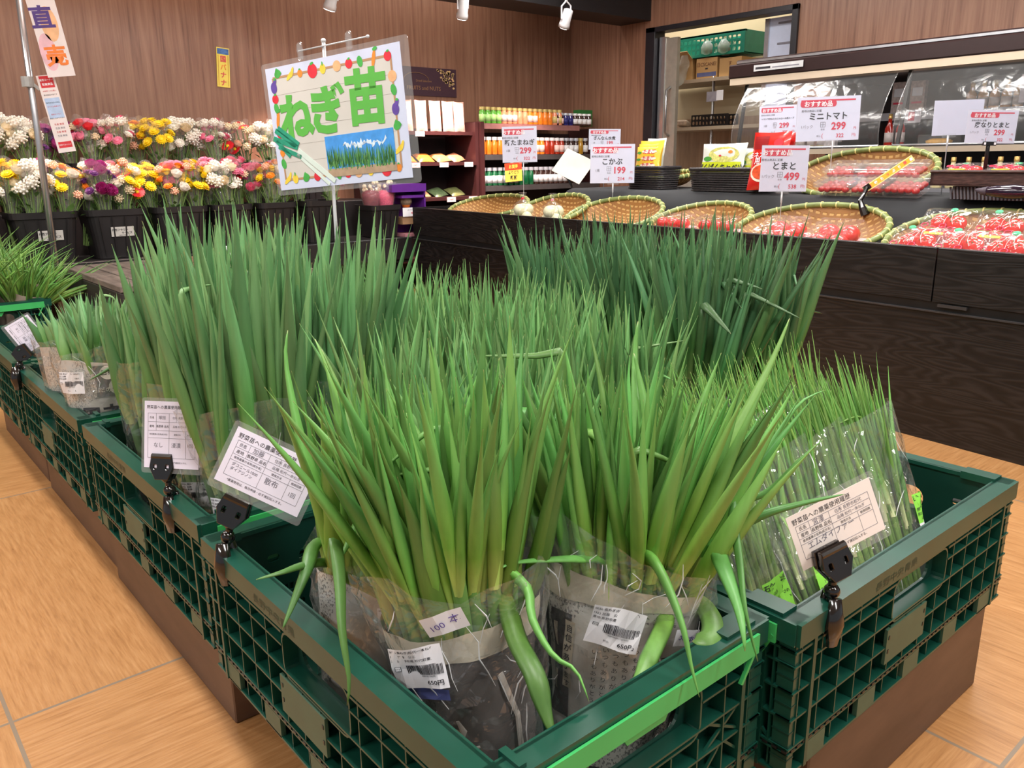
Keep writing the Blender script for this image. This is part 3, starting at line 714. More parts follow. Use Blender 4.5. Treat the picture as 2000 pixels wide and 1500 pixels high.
# --- rest of the front crate
def wrapped(x, y, label, n, h, lr, m, wmat, tilt=(0, 0), fan=.2, wh=.2, rad=.06, bag=True, extra=0, z=CRZ+.012, spread=.12, print_=None, seg=7, stem=.2, kmax=2, group=G1, droop=.05, vary=.25, sy=.75):
    b = bundle(x, y, label, group, tilt, z, extra)
    seedlings(b, n, rad, fan, h, lr, m, stem=stem, spread=spread, seg=seg, kmax=kmax, droop=droop, vary=vary, sy=sy)
    f = wrap_shape(rad*.9, rad*.72, rad*1.2, rad*.95, wh, .0025, int(x*1000+y*100))
    if wmat:
        mb = MB(); shell(mb, f, 0, wh, wmat, nz=8, nt_=36, edge=lambda t: .008*math.sin(t*2)); mb.build('newspaper_wrap', b, True)
    if bag:
        g = wrap_shape(rad*.92, rad*.78, rad*1.28, rad*1.03, wh, .0035, int(x*1000+y*100)+3)
        mb = MB(); shell(mb, g, .004, wh+.03, clear, nz=9, nt_=22, jit=.003, off=.002, edge=lambda t: .01*math.sin(2*t+x*9)); crease_glints(mb, g, .004, 10, .05, wh+.02, int(x*500)); mb.build('clear_bag', b)
        return b, f, g
    return b, f, f
b3, f3, g3 = wrapped(.415, .76, 'seedling bundle in crumpled grey newspaper behind the dark wrapped one', 34, .44, .0105, leafA, news, (-.02, .10), fan=.12)
price_label(b3, g3, .02, .16, .1, 0)
wrapped(.60, .74, 'seedling bundle hidden behind the printed grey newspaper bundle', 40, .45, .0105, leafE, newsd, (-.02, .05))
wrapped(.59, .925, 'seedling bundle at the far right corner of the front crate', 42, .46, .0090, leafE, news, (0, .03))
# --- middle row, pale narrow leaves
for i, (x, y, h) in enumerate([(.82, .90, .45), (.99, .89, .44), (.82, 1.08, .46), (.99, 1.07, .45), (.82, 1.27, .45), (.99, 1.26, .44), (.82, 1.53, .43), (.99, 1.54, .42), (.82, 1.74, .42), (.99, 1.75, .41), (.86, 1.93, .40)]):
    names = ['nearest left', 'nearest right', 'second left', 'second right', 'third left', 'third right', 'fourth left', 'fourth right', 'fifth left', 'fifth right', 'hindmost']
    wrapped(x, y, 'pale narrow-leaved seedling bundle in the middle row, %s' % names[i], 48, h+.02, .0080, leafE, news if i % 2 else newsd, (rnd.uniform(-.05, .05), rnd.uniform(-.05, .05)), fan=.16, spread=.10, seg=6, rad=.062, bag=i < 4)
# --- third row, tall dark leaves
for i, (x, y) in enumerate([(1.22, .90), (1.39, .90), (1.22, 1.08), (1.39, 1.08), (1.22, 1.28), (1.39, 1.28)]):
    names = ['front left', 'front right by the counter', 'middle left', 'middle right', 'back left', 'back right']
    wrapped(x, y, 'tall dark green seedling bundle in the third row, %s' % names[i], 46, .54, .0132, leafF, news if i % 2 else newsd, (rnd.uniform(-.04, .04), rnd.uniform(-.03, .06)), fan=.17, spread=.10, seg=7, rad=.07, bag=i < 2, kmax=3, stem=.24)
# --- left crate: clear bags with brush marks, thick blue-green leaves
def brush(mb, ch, s, x, y): mb.text(ch, s, (x, y, .0004), ink, .035)
for i, (x, y, lab, ty, h) in enumerate([
        (.45, 1.14, 'big-leaved bundle in clear bag with large brush characters beside the tilted form card', .0, .56),
        (.60, 1.17, 'thick-leaved seedling bundle in clear bag, right neighbour of the brush-marked one', .06, .55),
        (.46, 1.33, 'thick-leaved seedling bundle in clear bag behind the upright form card', .02, .56),
        (.60, 1.37, 'thick-leaved seedling bundle in the middle of the left crate', .04, .56),
        (.45, 1.53, 'thick-leaved seedling bundle in crinkled clear bag at the far left corner of its crate', .05, .45),
        (.60, 1.55, 'thick-leaved seedling bundle at the far right corner of its crate', .04, .54)]):
    b, f, g = wrapped(x, y, lab, 44, h+.02, .0148, leafC, None, (.02, ty), fan=.13, wh=.29, rad=.07, spread=.07, stem=.24, kmax=2, droop=.03, vary=.3, sy=.85)
    if i == 0:
        art(b, 'brush_lettering', g, lambda mb: (brush(mb, '苗', .05, .02, .15), brush(mb, 'ぺ', .045, .03, .10), brush(mb, '本', .03, .05, .05)), off=.005)
        price_label(b, g, -.04, .165, .05, 0)
    if i == 2:
        art(b, 'brush_lettering', g, lambda mb: (brush(mb, '苗', .04, .0, .05), brush(mb, '2', .035, .01, .09)), off=.005); price_label(b, g, -.03, .13, 0, 0)
    if i == 4:
        art(b, 'brush_lettering', g, lambda mb: (brush(mb, '一', .04, -.01, .12), brush(mb, '本', .03, -.01, .08)), off=.005); price_label(b, g, .04, .15, 0, 0)
# --- farther left crate: light newspaper
for i, (x, y, lab) in enumerate([(.42, 1.79, 'seedling bundle in light newspaper with an advertisement and black brush characters'), (.59, 1.80, 'seedling bundle in light newspaper standing right of the advertisement one'),
                                 (.42, 1.96, 'short seedling bundle behind the advertisement newspaper'), (.60, 1.98, 'short seedling bundle behind, in the crate at the left edge'), (.5, 2.14, 'short seedling bundle at the far end of the crate at the left edge')]):
    b, f, g = wrapped(x, y, lab, 30, (.39 if i < 2 else .36), .0115, leafC, newsl, (0, 0), fan=.22, wh=.27, rad=.07, spread=.14, stem=.26, kmax=2, sy=.7)
    if i < 2:
        price_label(b, g, -.062+.03*i, .235, 0, 0)
        art(b, 'brush_lettering', f, lambda mb: (brush(mb, '田', .034, -.035, .165), brush(mb, 'ネ', .036, 0, .168), brush(mb, 'ギ', .036, .035, .172)), off=.0038)
    if i == 0:
        def ad(mb):
            gy = plain('print_grey', S(110, 106, 104), .7, .1)
            mb.add(*grid(-.022, .135, .04, .2, 0, 6, 4), gy); mb.lathe([(.014, 0), (.014, .0006)], newsl, 20, T=Matrix.Translation((.002, .185, 0))); mb.lathe([(.018, 0), (.018, .0006)], newsl, 20, T=Matrix.Translation((.018, .155, 0)))
            mb.text('日だの', .012, (-.012, .15, .0008), newsl, .02); mb.text('日経', .012, (.002, .186, .0008), ink, 0); mb.text('健康', .011, (.018, .156, .0008), ink, 0)
            mb.add(*grid(.0, .105, .012, .112, 0, 1, 1), plain('cyan_print', S(70, 160, 200), .6)); mb.add(*grid(.014, .105, .024, .112, 0, 1, 1), plain('magenta_print', S(200, 70, 130), .6)); mb.add(*grid(.026, .105, .036, .112, 0, 1, 1), plain('yellow_print', S(220, 200, 80), .6))
        art(b, 'newspaper_print', f, ad, off=.0022, y=.066)
# --- farthest left crate: thin drooping leaves
for i, (x, y, lab) in enumerate([(.38, 3.50, 'bunch of thin drooping spring onions by the green handle'), (.54, 3.50, 'bunch of thin spring onions wrapped in brown paper, arching to the right'), (.38, 3.68, 'thin spring onions in the middle of the farthest left crate'), (.55, 3.70, 'thin spring onions against the flower buckets'), (.46, 3.86, 'hindmost bunch of thin spring onions in the farthest left crate')]):
    b = bundle(x, y, lab, 'thin spring onion bunches in the farthest left crate', (0, .25 if i in (1, 3) else -.1))
    seedlings(b, 44, .05, .75, .40, .0065, leafT, stem=.17, spread=.32, seg=5, kmin=3, kmax=4, droop=.22, vary=.3)
    f = wrap_shape(.045, .04, .07, .06, .2, .003, i)
    mb = MB(); shell(mb, f, 0, .215, plain('kraft_wrap', S(168, 150, 136), .7, .1, 20, bump=.4), nz=6, nt_=30, edge=lambda t: .02*math.sin(t)); mb.build('paper_wrap', b, True)

# --- right crate: bags of thin spring onions leaning left
def thinbag(x, y, label, lean, h=.40, lab=None, z=CRZ+.012):
    e = empty('spring_onion_bag', (x, y, z), label, 'spring onions', 'bags of thin spring onions in the right crate')
    R = Matrix.Rotation(math.radians(lean[0]), 4, 'Z') @ Matrix.Rotation(-lean[1], 4, 'X')
    e.rotation_euler = R.to_euler()
    seedlings(e, 60, .05, .10, h, .0052, leafT, stem=.17, spread=.07, seg=5, kmin=2, kmax=3, sy=.5, droop=.03, vary=.3, name='spring_onion')
    f = wrap_shape(.056, .03, .082, .045, .3, .003, int(x*1000))
    mb = MB(); shell(mb, f, 0, .305, clear, nz=10, nt_=24, jit=.002, edge=lambda t: .012*math.cos(t)); crease_glints(mb, f, .002, 9, .05, .3, int(x*500)); mb.build('clear_bag', e)
    if lab is not None:
        lime = plain('lime_paper', S(150, 232, 84), .5, .03)
        def lb(mb):
            mb.add(*grid(-.024, .0, .024, .042, 0, 4, 2), lime); mb.add(*grid(-.024, -.055, .024, .0, 0, 4, 2), white)
            mb.text('石倉一本ねぎ', .0078, (0, .036, .0004), ink, .02)
            for k, t in enumerate(('(ねぎの王様)', '関東で広く栽培され', '軟白部分は長く30cm', '以上で柔らかい')): mb.text(t, .0048, (0, .027-.0068*k, .0004), ink, .01)
            for k, t in enumerate(('1100 長ねぎ', '1259 宮澤 武司', '産地:長野市産 川中島')): mb.text(t, .0032, (-.021, -.004-.0045*k, .0004), ink, 0, align='LEFT')
            r = random.Random(5); xx = -.01
            while xx < .02:
                bw = r.choice((.0003, .0006, .0009)); mb.box((xx, -.03, .0002), (xx+bw, -.018, .0004), ink); xx += bw+.0006
            mb.text('550円', .006, (.012, -.037, .0004), ink, .01); mb.text('100本', .010, (.008, -.048, .0004), ink, .03)
        art(e, 'price_label', f, lb, off=.005, x=lab[0], y=lab[1], rot=lab[2])
    return e
for i, (x, y, lx, ly, lab, pos) in enumerate([
    (.79, .425, 4, .45, (.0, .13, -.02), 'left end, lime green label'),
    (.80, .54, 0, .42, None, 'rear row, first behind the lime label'),
    (.905, .425, -4, .50, (.0, .11, -.02), 'front row, behind the form card clip'),
    (.91, .545, 3, .42, None, 'rear row, behind the clipped form card'),
    (1.02, .425, 0, .52, None, 'front row, just past the form card'),
    (1.02, .545, -3, .42, None, 'rear row, second from the empty end'),
    (1.12, .43, -6, .45, (.045, .13, -.05), 'front row by the empty end, labelled'),
    (1.13, .555, -4, .38, None, 'rear row at the empty end')]):
    thinbag(x, y, 'thin spring onion bag in the right crate, '+pos, (lx, ly), lab=lab)

# --- loose and folded leaves of the front bundles
def hero(parent, pts, r, m=leafA, flat=.5, taper=.5, name='bent_leaf'):
    W_ = [P(x, y, pl=(V((0, 0, CAMZ))+CF*d, CF)) for x, y, d in pts]
    inv = parent_inv[parent.name]; mb = MB(); polyleaf(mb, [inv @ p for p in W_], r, m, flat, taper=taper); mb.build(name, parent, True)
bpy.context.view_layer.update()
parent_inv = {o.name: o.matrix_world.inverted() for o in (b1, b2, b3)}
hero(b1, [(935, 1185, .83), (938, 1110, .83), (950, 1078, .82), (985, 1110, .80), (1030, 1150, .78), (1040, 1210, .76), (1080, 1280, .74), (1125, 1310, .73), (1150, 1370, .72)], .0095)
hero(b1, [(975, 1130, .82), (990, 1180, .79), (1010, 1250, .76), (1045, 1320, .73), (1065, 1390, .72), (1083, 1445, .71)], .0095, taper=.25)
hero(b1, [(790, 1190, .86), (700, 1140, .84), (655, 1110, .80), (655, 1060, .78), (664, 1140, .76), (668, 1230, .74), (682, 1330, .73), (678, 1378, .73)], .0088)
hero(b3, [(700, 1120, .92), (640, 1100, .90), (590, 1105, .86), (550, 1118, .84), (500, 1132, .83)], .0085, taper=.75)
hero(b3, [(690, 1050, .94), (620, 1060, .9), (600, 1110, .86), (580, 1160, .84), (552, 1228, .82)], .0075)
hero(b2, [(1240, 1180, .88), (1180, 1100, .86), (1130, 1092, .83), (1060, 1094, .81), (1000, 1100, .79), (962, 1117, .78)], .0068, taper=.7)
hero(b2, [(1300, 1180, .86), (1262, 1095, .84), (1280, 1100, .81), (1310, 1160, .79), (1335, 1230, .77), (1350, 1300, .76), (1366, 1362, .75)], .0092)
hero(b2, [(1330, 1150, .88), (1390, 1062, .85), (1410, 1100, .82), (1440, 1180, .79), (1452, 1240, .77), (1455, 1272, .765)], .0085)
hero(b2, [(1360, 1180, .9), (1425, 930, .88), (1430, 1000, .84), (1445, 1100, .81), (1455, 1190, .785), (1480, 1292, .77)], .0085)
hero(b2, [(1300, 1160, .87), (1300, 1210, .84), (1275, 1270, .81), (1250, 1320, .79), (1225, 1352, .78)], .0088, taper=.3)
hero(b2, [(1345, 1160, .9), (1372, 1180, .88), (1392, 1215, .85), (1390, 1245, .83), (1365, 1255, .82), (1352, 1252, .82)], .012, leafA, .5, taper=.12)
hero(b1, [(960, 1120, .9), (870, 960, .93), (900, 955, .93), (980, 952, .92), (1060, 955, .92), (1146, 962, .91)], .0098, taper=.6)
hero(b2, [(1310, 1150, .92), (1290, 960, .96), (1255, 943, .95), (1200, 945, .94), (1145, 938, .94)], .0075, leafC, taper=.6)
hero(b2, [(1300, 1160, .9), (1400, 1060, .86), (1480, 1010, .84), (1560, 985, .83), (1650, 965, .83)], .0095, taper=.4)
hero(b2, [(1320, 1150, .94), (1420, 1000, .9), (1500, 960, .88), (1560, 900, .87), (1608, 858, .87)], .0105, taper=.6)
hero(b2, [(1310, 1150, .96), (1420, 1000, .93), (1500, 880, .9), (1560, 790, .89), (1612, 762, .89)], .0125, taper=.7)
hero(b2, [(1240, 1160, .95), (1250, 1000, .97), (1245, 850, .98), (1240, 700, 1.0), (1246, 628, 1.0)], .010, taper=.6)
hero(b2, [(1290, 1160, .95), (1290, 1000, .96), (1270, 850, .97), (1245, 720, .98), (1238, 690, .98)], .0125, taper=.7)
hero(b2, [(1290, 1160, .97), (1380, 950, .96), (1460, 800, .95), (1510, 700, .95), (1542, 622, .95)], .0125, taper=.6)
hero(b1, [(740, 1150, .87), (660, 1020, .85), (600, 900, .84), (560, 720, .84), (562, 645, .84)], .0118, taper=.5)
hero(b1, [(790, 1150, .88), (700, 950, .87), (660, 800, .87), (640, 720, .87), (615, 662, .87)], .0115, taper=.6)
hero(b1, [(800, 1170, .85), (760, 1050, .84), (700, 900, .84), (670, 780, .85), (628, 682, .85)], .0125, taper=.6)
hero(b1, [(900, 1150, .9), (880, 1040, .88), (840, 900, .88), (800, 820, .88), (757, 770, .88)], .0118, taper=.65)
hero(b1, [(990, 1150, .95), (1000, 1050, .97), (990, 900, .99), (1003, 815, 1.0), (1050, 805, 1.0), (1120, 830, .99), (1172, 858, .98)], .011, taper=.55)
hero(b2, [(1130, 1000, 1.04), (1095, 880, 1.06), (1095, 760, 1.08), (1098, 690, 1.08), (1050, 695, 1.07), (940, 695, 1.06)], .0095, leafA, taper=.6)
# ================================================================ handwritten seedling sign on its pole
def dplane(d): return (CP + CF*d, CF)
HF = V((CF.x, CF.y, 0)).normalized()
def vplane(x, y, d): return (P(x, y, pl=dplane(d)), HF)   # an upright plane through that point, square to the walking direction
L_, R_ = P(527, 255, pl=dplane(2.0)), P(810, 210, pl=dplane(1.77)); nS = V(((R_-L_).y, -(R_-L_).x, 0)).normalized(); NS = 1 if nS.dot(CP-L_) > 0 else -1
tl, tr, bl, br = [P(x, y, pl=(L_, nS)) for x, y in ((517, 127), (800, 64), (537, 382), (820, 357))]
cx_ = (tl+tr+bl+br)/4; sw = ((tr-tl).length+(br-bl).length)/2; sh = ((tl-bl).length+(tr-br).length)/2
SG = frame(cx_, (tr-tl)+(br-bl), (tl-bl)+(tr-br))
sg = empty('pole_sign', (0, 0, 0), 'big laminated sign with green brush characters and a leek field picture on a white pole', 'sign', basis=SG)
mb = MB(); w, h = sw/2, sh/2
vs, fs = plate(rrect(-w, -h, w, h, .008), [], .0012); mb.add(vs, fs, lamin); mb.build('laminate', sg)
mb = MB()
pap = plain('lilac_white_paper', S(206, 212, 236), .45, .02, 30); brd_ = plain('printed_greige_boards', S(206, 202, 196), .5, .05, 8); lin = plain('printed_board_line', S(160, 152, 146), .6)
mb.box((-w+.014, -h+.012, .001), (w-.022, h-.012, .0022), pap)
mb.box((-w+.036, -h+.036, .0022), (w-.05, h-.036, .0024), brd_)
for i in range(1, 6): mb.box((-w+.036, -h+.036+i*(sh-.072)/6, .0024), (w-.05, -h+.0366+i*(sh-.072)/6, .0026), lin)
pole_c = plain('printed_wood_stick', S(182, 140, 104), .6, .1)
X0, X1, Y0, Y1 = -w+.036, w-.05, -h+.036, h-.036
mb.box((X0, Y1-.002, .0026), (X1, Y1+.003, .0028), pole_c); mb.box((X0, Y0-.003, .0026), (X1, Y0+.002, .0028), pole_c)
mb.box((X0-.003, Y0, .0026), (X0+.002, Y1, .0028), pole_c); mb.box((X1-.002, Y0, .0026), (X1+.003, Y1, .0028), pole_c)
pc = {k: plain('print_'+k, c, .5, .12, 60) for k, c in dict(red=S(216, 44, 60), orange=S(232, 138, 50), yellow=S(236, 204, 70), green=S(72, 170, 76), purple=S(98, 70, 160), peach=S(232, 178, 130), teal=S(40, 150, 120), sky=S(70, 150, 226), soil=S(176, 150, 124), brown=S(150, 106, 80)).items()}
def disc(x, y, rx, ry, c, rot=0, z=.003):
    c_, s_ = math.cos(rot), math.sin(rot); n = 16
    mb.add([(x+rx*math.cos(t)*c_-ry*math.sin(t)*s_, y+rx*math.cos(t)*s_+ry*math.sin(t)*c_, z) for t in [2*math.pi*k/n for k in range(n)]], [tuple(range(n))], pc[c])
def veg(x, y, k):
    q = .95
    if k == 't': disc(x, y, .011*q, .011*q, 'red'); disc(x+.001, y+.01, .004, .0025, 'green', .4, .0032)
    if k == 'T': disc(x, y, .015, .016, 'red'); disc(x, y+.016, .006, .003, 'green', .3, .0032)
    if k == 'o': disc(x, y, .008, .009, 'orange'); disc(x, y+.009, .003, .002, 'green', 0, .0032)
    if k == 'n': disc(x, y, .012, .012, 'peach')
    if k == 'p': disc(x, y, .008, .012, 'green', .2)
    if k == 'y': disc(x, y, .009, .011, 'yellow'); disc(x, y+.011, .002, .005, 'green', 0, .0032)
    if k == 'c': disc(x, y, .005, .02, 'orange', -.25); disc(x+.006, y+.02, .007, .004, 'green', .3, .0032)
    if k == 'e': disc(x, y-.005, .010, .013, 'purple'); disc(x+.005, y+.008, .005, .009, 'purple', -.5, .0032); disc(x+.006, y+.014, .004, .003, 'green', 0, .0034)
    if k == 'b': disc(x, y, .005, .016, 'yellow', -.9); disc(x+.008, y+.006, .004, .012, 'yellow', -.4, .0032)
    if k == 'r': disc(x, y, .011, .009, 'green', .5); disc(x-.004, y+.006, .008, .003, 'green', 1.2, .0032); disc(x+.006, y+.005, .008, .003, 'green', -.7, .0034)
for u, k in zip((.05, .16, .25, .36, .45, .57, .67, .76, .87, .98), 'rboTynt' + 'pct'): veg(X0+u*(X1-X0), Y1+(.008 if k == 'r' else 0), k)
for u, k in zip((.02, .09, .19, .29, .48, .56, .65, .75, .88, .98), 'byrt' + 'ptnyTo'): veg(X0+u*(X1-X0), Y0, k)
for u, k in zip((.93, .80, .71, .60, .46, .27, .16), 'etpcto' + 'p'): veg(X0, Y0+u*(Y1-Y0), k)
for u, k in zip((.82, .70, .55, .38, .17), 'nperb'): veg(X1, Y0+u*(Y1-Y0), k)
bg_ = plain('green_brush_ink', S(92, 178, 72), .5, .04)
mb.text('ね', .108, (-w*.56, h*.16, .0032), bg_, .045, rot=-.04); mb.text('ぎ', .112, (-w*.10, h*.20, .0032), bg_, .045, rot=-.04); mb.text('苗', .122, (w*.42, h*.28, .0032), bg_, .04, rot=-.03)
# little printed leek
for a, b_, r_ in (((-.9, .0), (-.62, -.28), .006), ((-.86, .03), (-.58, -.26), .006), ((-.94, -.12), (-.6, -.30), .006), ((-.88, -.25), (-.56, -.45), .005), ((-.9, -.16), (-.72, -.42), .005)):
    mb.bar((a[0]*w, a[1]*h, .0034), (b_[0]*w, b_[1]*h, .0034), r_*2, .0008, pc['teal'], (0, 0, 1))
palew = plain('print_pale_stalk', S(214, 228, 220), .5, .04)
mb.bar((-.6*w, -.34*h, .0034), (-.12*w, -.86*h, .0034), .012, .0008, palew); mb.bar((-.62*w, -.40*h, .0034), (-.2*w, -.9*h, .0034), .008, .0008, palew)
# printed field picture
fx0, fx1, fy0, fy1 = -w*.2, w*.72, -h*.80, -h*.2
mb.box((fx0, fy0, .0026), (fx1, fy1, .0034), pc['sky']); mb.box((fx0, fy0, .0034), (fx1, fy0+(fy1-fy0)*.2, .0036), pc['soil'])
rr = random.Random(3); cloud = plain('print_cloud', S(214, 230, 246), .6)
for i in range(9): mb.add([(fx0+(fx1-fx0)*min(.95, max(.05, u+.04*math.cos(t))), fy1-.012-.016*rr.random()+.006*math.sin(t)-.004, .0037) for t in [k*.785 for k in range(8)] for u in [.3+.07*i]], [tuple(range(8))], cloud)
gs = [plain('print_grass_%d' % i, c, .6) for i, c in enumerate((S(58, 128, 66), S(86, 158, 80), S(40, 104, 72), S(120, 176, 96)))]
for i in range(330):
    u = rr.random(); y = fy0+(fy1-fy0)*(.12+.2*(1-i/330)+.14*rr.random()*(1-u)); x = fx0+.004+(fx1-fx0-.008)*u; hh = (fy1-fy0)*rr.uniform(.28, .42); dx = rr.uniform(-.006, .006)
    x2 = min(fx1-.001, max(fx0+.001, x+dx)); mb.add([(x-.0012, y, .0038), (x+.0012, y, .0038), (x2, y+hh, .0038)], [(0, 1, 2)], rr.choice(gs))
mb.build('printed_sheet', sg)
inv = SG.inverted(); pm = plain('white_pole_metal', S(206, 208, 212), .3, .04, metal=.3)
pb = P(653, 400, pl=(L_-nS*NS*.02, nS)); pt = P(645, 78, pl=(L_-nS*NS*.02, nS))
mb = MB(); q = V((pb.x, pb.y, CRZ+.015)); mb.tube([inv @ V((pb.x, pb.y, pt.z)), inv @ q], .0042, pm, 10); mb.build('pole', sg, True)
ca, cb = P(583, 100, pl=(L_-nS*NS*.014, nS)), P(718, 71, pl=(L_-nS*NS*.014, nS))
mb = MB(); mb.tube([inv @ ca, inv @ cb], .0018, pm, 8); mb.ball(inv @ cb, .004, pm); mb.ball(inv @ V((pb.x, pb.y, pt.z)), .006, pm); mb.build('crossbar', sg, True)
for cxp, cyp, d in ((588, 98, 1.955), (683, 77, 1.905)):
    c = inv @ P(cxp, cyp, pl=(L_, nS)); mb = MB()
    for s in (-1, 1):
        vs, fs = plate(rrect(-.007, -.022, .007, .016, .006), [], .004)
        mb.add([(v[0]+c.x+s*.006, v[1]+c.y, v[2]+.004+s*.005) for v in vs], fs, clearp)
    mb.bar((c.x-.008, c.y, .004), (c.x+.008, c.y, .004), .006, .006, clearp); mb.build('clear_clip', sg)

# ================================================================ form cards on black clips
def form_card(px, d, clip_d, label, txt=0, cool=False, clip_base=None, clip_top=None, mirror=False):
    a, b, c = [P(x, y, pl=dplane(dd)) for (x, y), dd in zip(px, (d if isinstance(d, tuple) else (d, d, d)))]   # TL, TR, BL
    w, h = (b-a).length, (c-a).length
    T = frame(a+(b-a)/2+(c-a)/2, b-a, a-c); e = empty('form_card', (0, 0, 0), label, 'form card', 'laminated form cards clipped to crate rims', basis=T); inv = T.inverted()
    mb = MB(); vs, fs = plate(rrect(-w/2, -h/2, w/2, h/2, .004), [], .0008); mb.add(vs, fs, lamin); mb.build('laminate', e)
    mb = MB(); pp = plain('form_paper_lilac', S(226, 222, 240), .5, .015) if cool else plain('form_paper_cream', S(234, 224, 218), .5, .015)
    mg = .05*w; mb.box((-w/2+mg, -h/2+mg*1.6, .0006), (w/2-mg, h/2-mg, .001), pp)
    k = w/.15; g = greyink; z = .0013
    W2, H2 = w/2-mg*2.2, h/2-mg*2
    rows = [H2*.72, H2*.44, H2*.16, -H2*.08, -H2*.72]
    for y in rows: mb.box((-W2, y-.0002, .001), (W2, y+.0002, .0012), g)
    for x, y0, y1 in ((-W2, -H2*.72, H2*.72), (W2, -H2*.72, H2*.72), (-W2*.65, H2*.16, H2*.72), (-W2*.1, -H2*.72, H2*.72), (W2*.6, -H2*.72, H2*.16), (W2*.2, H2*.44, H2*.72)): mb.box((x-.0002, y0, .001), (x+.0002, y1, .0012), g)
    mb.text('野菜苗への農薬使用履歴', .0085*k, (-W2*.25, H2*.92, z), ink, 0)
    mb.text('氏名', .006*k, (-W2*.83, H2*.58, z), ink); mb.text('産地', .006*k, (-W2*.83, H2*.30, z), ink); mb.text('長野県 品名', .006*k, (-W2*.38, H2*.30, z), ink)
    mb.text('使用農薬の名称(成分名)', .0042*k, (-W2*.55, H2*.04, z), ink); mb.text('使用方法', .0042*k, (W2*.25, H2*.04, z), ink); mb.text('使用回数', .0042*k, (W2*.8, H2*.04, z), ink)
    mb.text('住所 長野市松代', .006*k, (W2*.42, H2*.58, z), g); mb.text('品種 松代一本ねぎ', .0055*k, (W2*.45, H2*.30, z), g)
    hand = plain('pencil_grey', S(110, 108, 120), .6)
    if txt == 0:
        mb.text('ダコニール1000', .006*k, (-W2*.55, -H2*.22, z), hand, rot=-.03); mb.text('ダイアジノン', .006*k, (-W2*.6, -H2*.4, z), hand, rot=-.03); mb.text('散布', .011*k, (W2*.2, -H2*.28, z), hand); mb.text('1回', .008*k, (W2*.8, -H2*.38, z), hand); mb.text('加藤', .009*k, (-W2*.4, H2*.58, z), hand)
    elif txt == 1:
        mb.text('なし', .012*k, (-W2*.55, -H2*.3, z), hand); mb.text('浸漬', .012*k, (W2*.2, -H2*.3, z), hand); mb.text('1回', .010*k, (W2*.8, -H2*.3, z), hand); mb.text('塚田', .009*k, (-W2*.4, H2*.58, z), hand)
    else:
        mb.text('エムダイファー', .011*k, (-W2*.2, -H2*.18, z), hand, rot=.05); mb.text('宮澤', .009*k, (-W2*.4, H2*.58, z), hand)
    mb.text('*農薬使用は、毎月申請・必ず速記記入する。', .0045*k, (-W2*.1, -H2*.86, z), ink)
    mb.build('printed_form', e)
    # clip: jaws on the card, jointed stem, jaws on the rim
    ct, cb = inv @ P(*clip_top, pl=dplane(clip_d)), inv @ P(*clip_base, pl=dplane(clip_d+.01))
    K = 1.5
    gl = plain('glossy_black_plastic', S(20, 17, 18), .16, .2, coat=.5)
    mb = MB(); d0 = (cb-ct); dn = d0.normalized()
    vs, fs = plate([(x*K, y*K) for x, y in [(-.011, .012), (.011, .012), (.013, .0), (.007, -.012), (-.007, -.012), (-.013, 0)]], [rrect(-.012, -.003, -.0075, .0045, .001, 1), rrect(.0075, -.003, .012, .0045, .001, 1)], .005, .0008)
    for s in (-1, 1): mb.add([(v[0]+ct.x, v[1]+ct.y, v[2]+ct.z+s*.006) for v in vs], fs, gl)
    mb.tube([ct+V((-.016, .016, .006)), ct+V((.016, .016, .006))], .0045, gl, 8); mb.build('clip_jaw', e)
    mb = MB(); m1 = ct+d0*.42
    mb.tube([ct+V((0, -.012, 0)), ct+d0*.2, m1, ct+d0*.62], [.006, .0045, .005, .0045], gl, 8)
    mb.ball(ct+d0*.2, .008, gl); mb.ball(m1, .009, gl); mb.build('jointed_stem', e, True)
    wi = T.inverted().to_3x3(); up = (wi @ V((0, 0, 1))).normalized(); out = (wi @ V((CF.x, CF.y, 0))).normalized()*-1
    mb = MB(); base_ = ct+d0*.6
    for s in (-1, 1):
        p0 = base_+out*s*.010; mb.tube([p0+up*.010, base_+out*s*.015-up*.018, base_+out*s*.012-up*.045], [.008, .012, .007], gl, 8, .5)
    mb.tube([base_-out*.008, base_+out*.008], .004, plain('brass_pin', S(200, 190, 170), .3, .1, metal=.8), 8); mb.build('rim_clamp', e, True)
    return e
dC = (P(345, 965, Z=.33)-CP).dot(CF); dA = (P(432, 1075, Z=.33)-CP).dot(CF); dD = (P(38, 720, Z=.33)-CP).dot(CF); dB = (P(1622, 1190, Z=.32)-CP).dot(CF)
form_card([(270, 776), (388, 780), (284, 922)], (dC, dC-.02, dC+.0), dC, 'upright lilac form card clipped to the rim of the crate with brush-marked bags', 1, True, (345, 1020), (322, 912))
form_card([(467, 822), (647, 906), (397, 942)], dA-.01, dA, 'tilted white form card on a black clip at the corner of the front crate', 0, True, (432, 1115), (455, 1000))
form_card([(35, 597), (82, 655), (20, 652)], (dD, dD+.03, dD), dD, 'small slanted form card above the newspaper bundles at the picture edge', 1, True, (32, 745), (42, 690))
form_card([(1547, 1001), (1726, 912), (1538, 1143)], (dB, dB+.03, dB), dB, 'cream form card on a glossy black clip over the thin spring onion bags', 2, False, (1620, 1230), (1628, 1098))

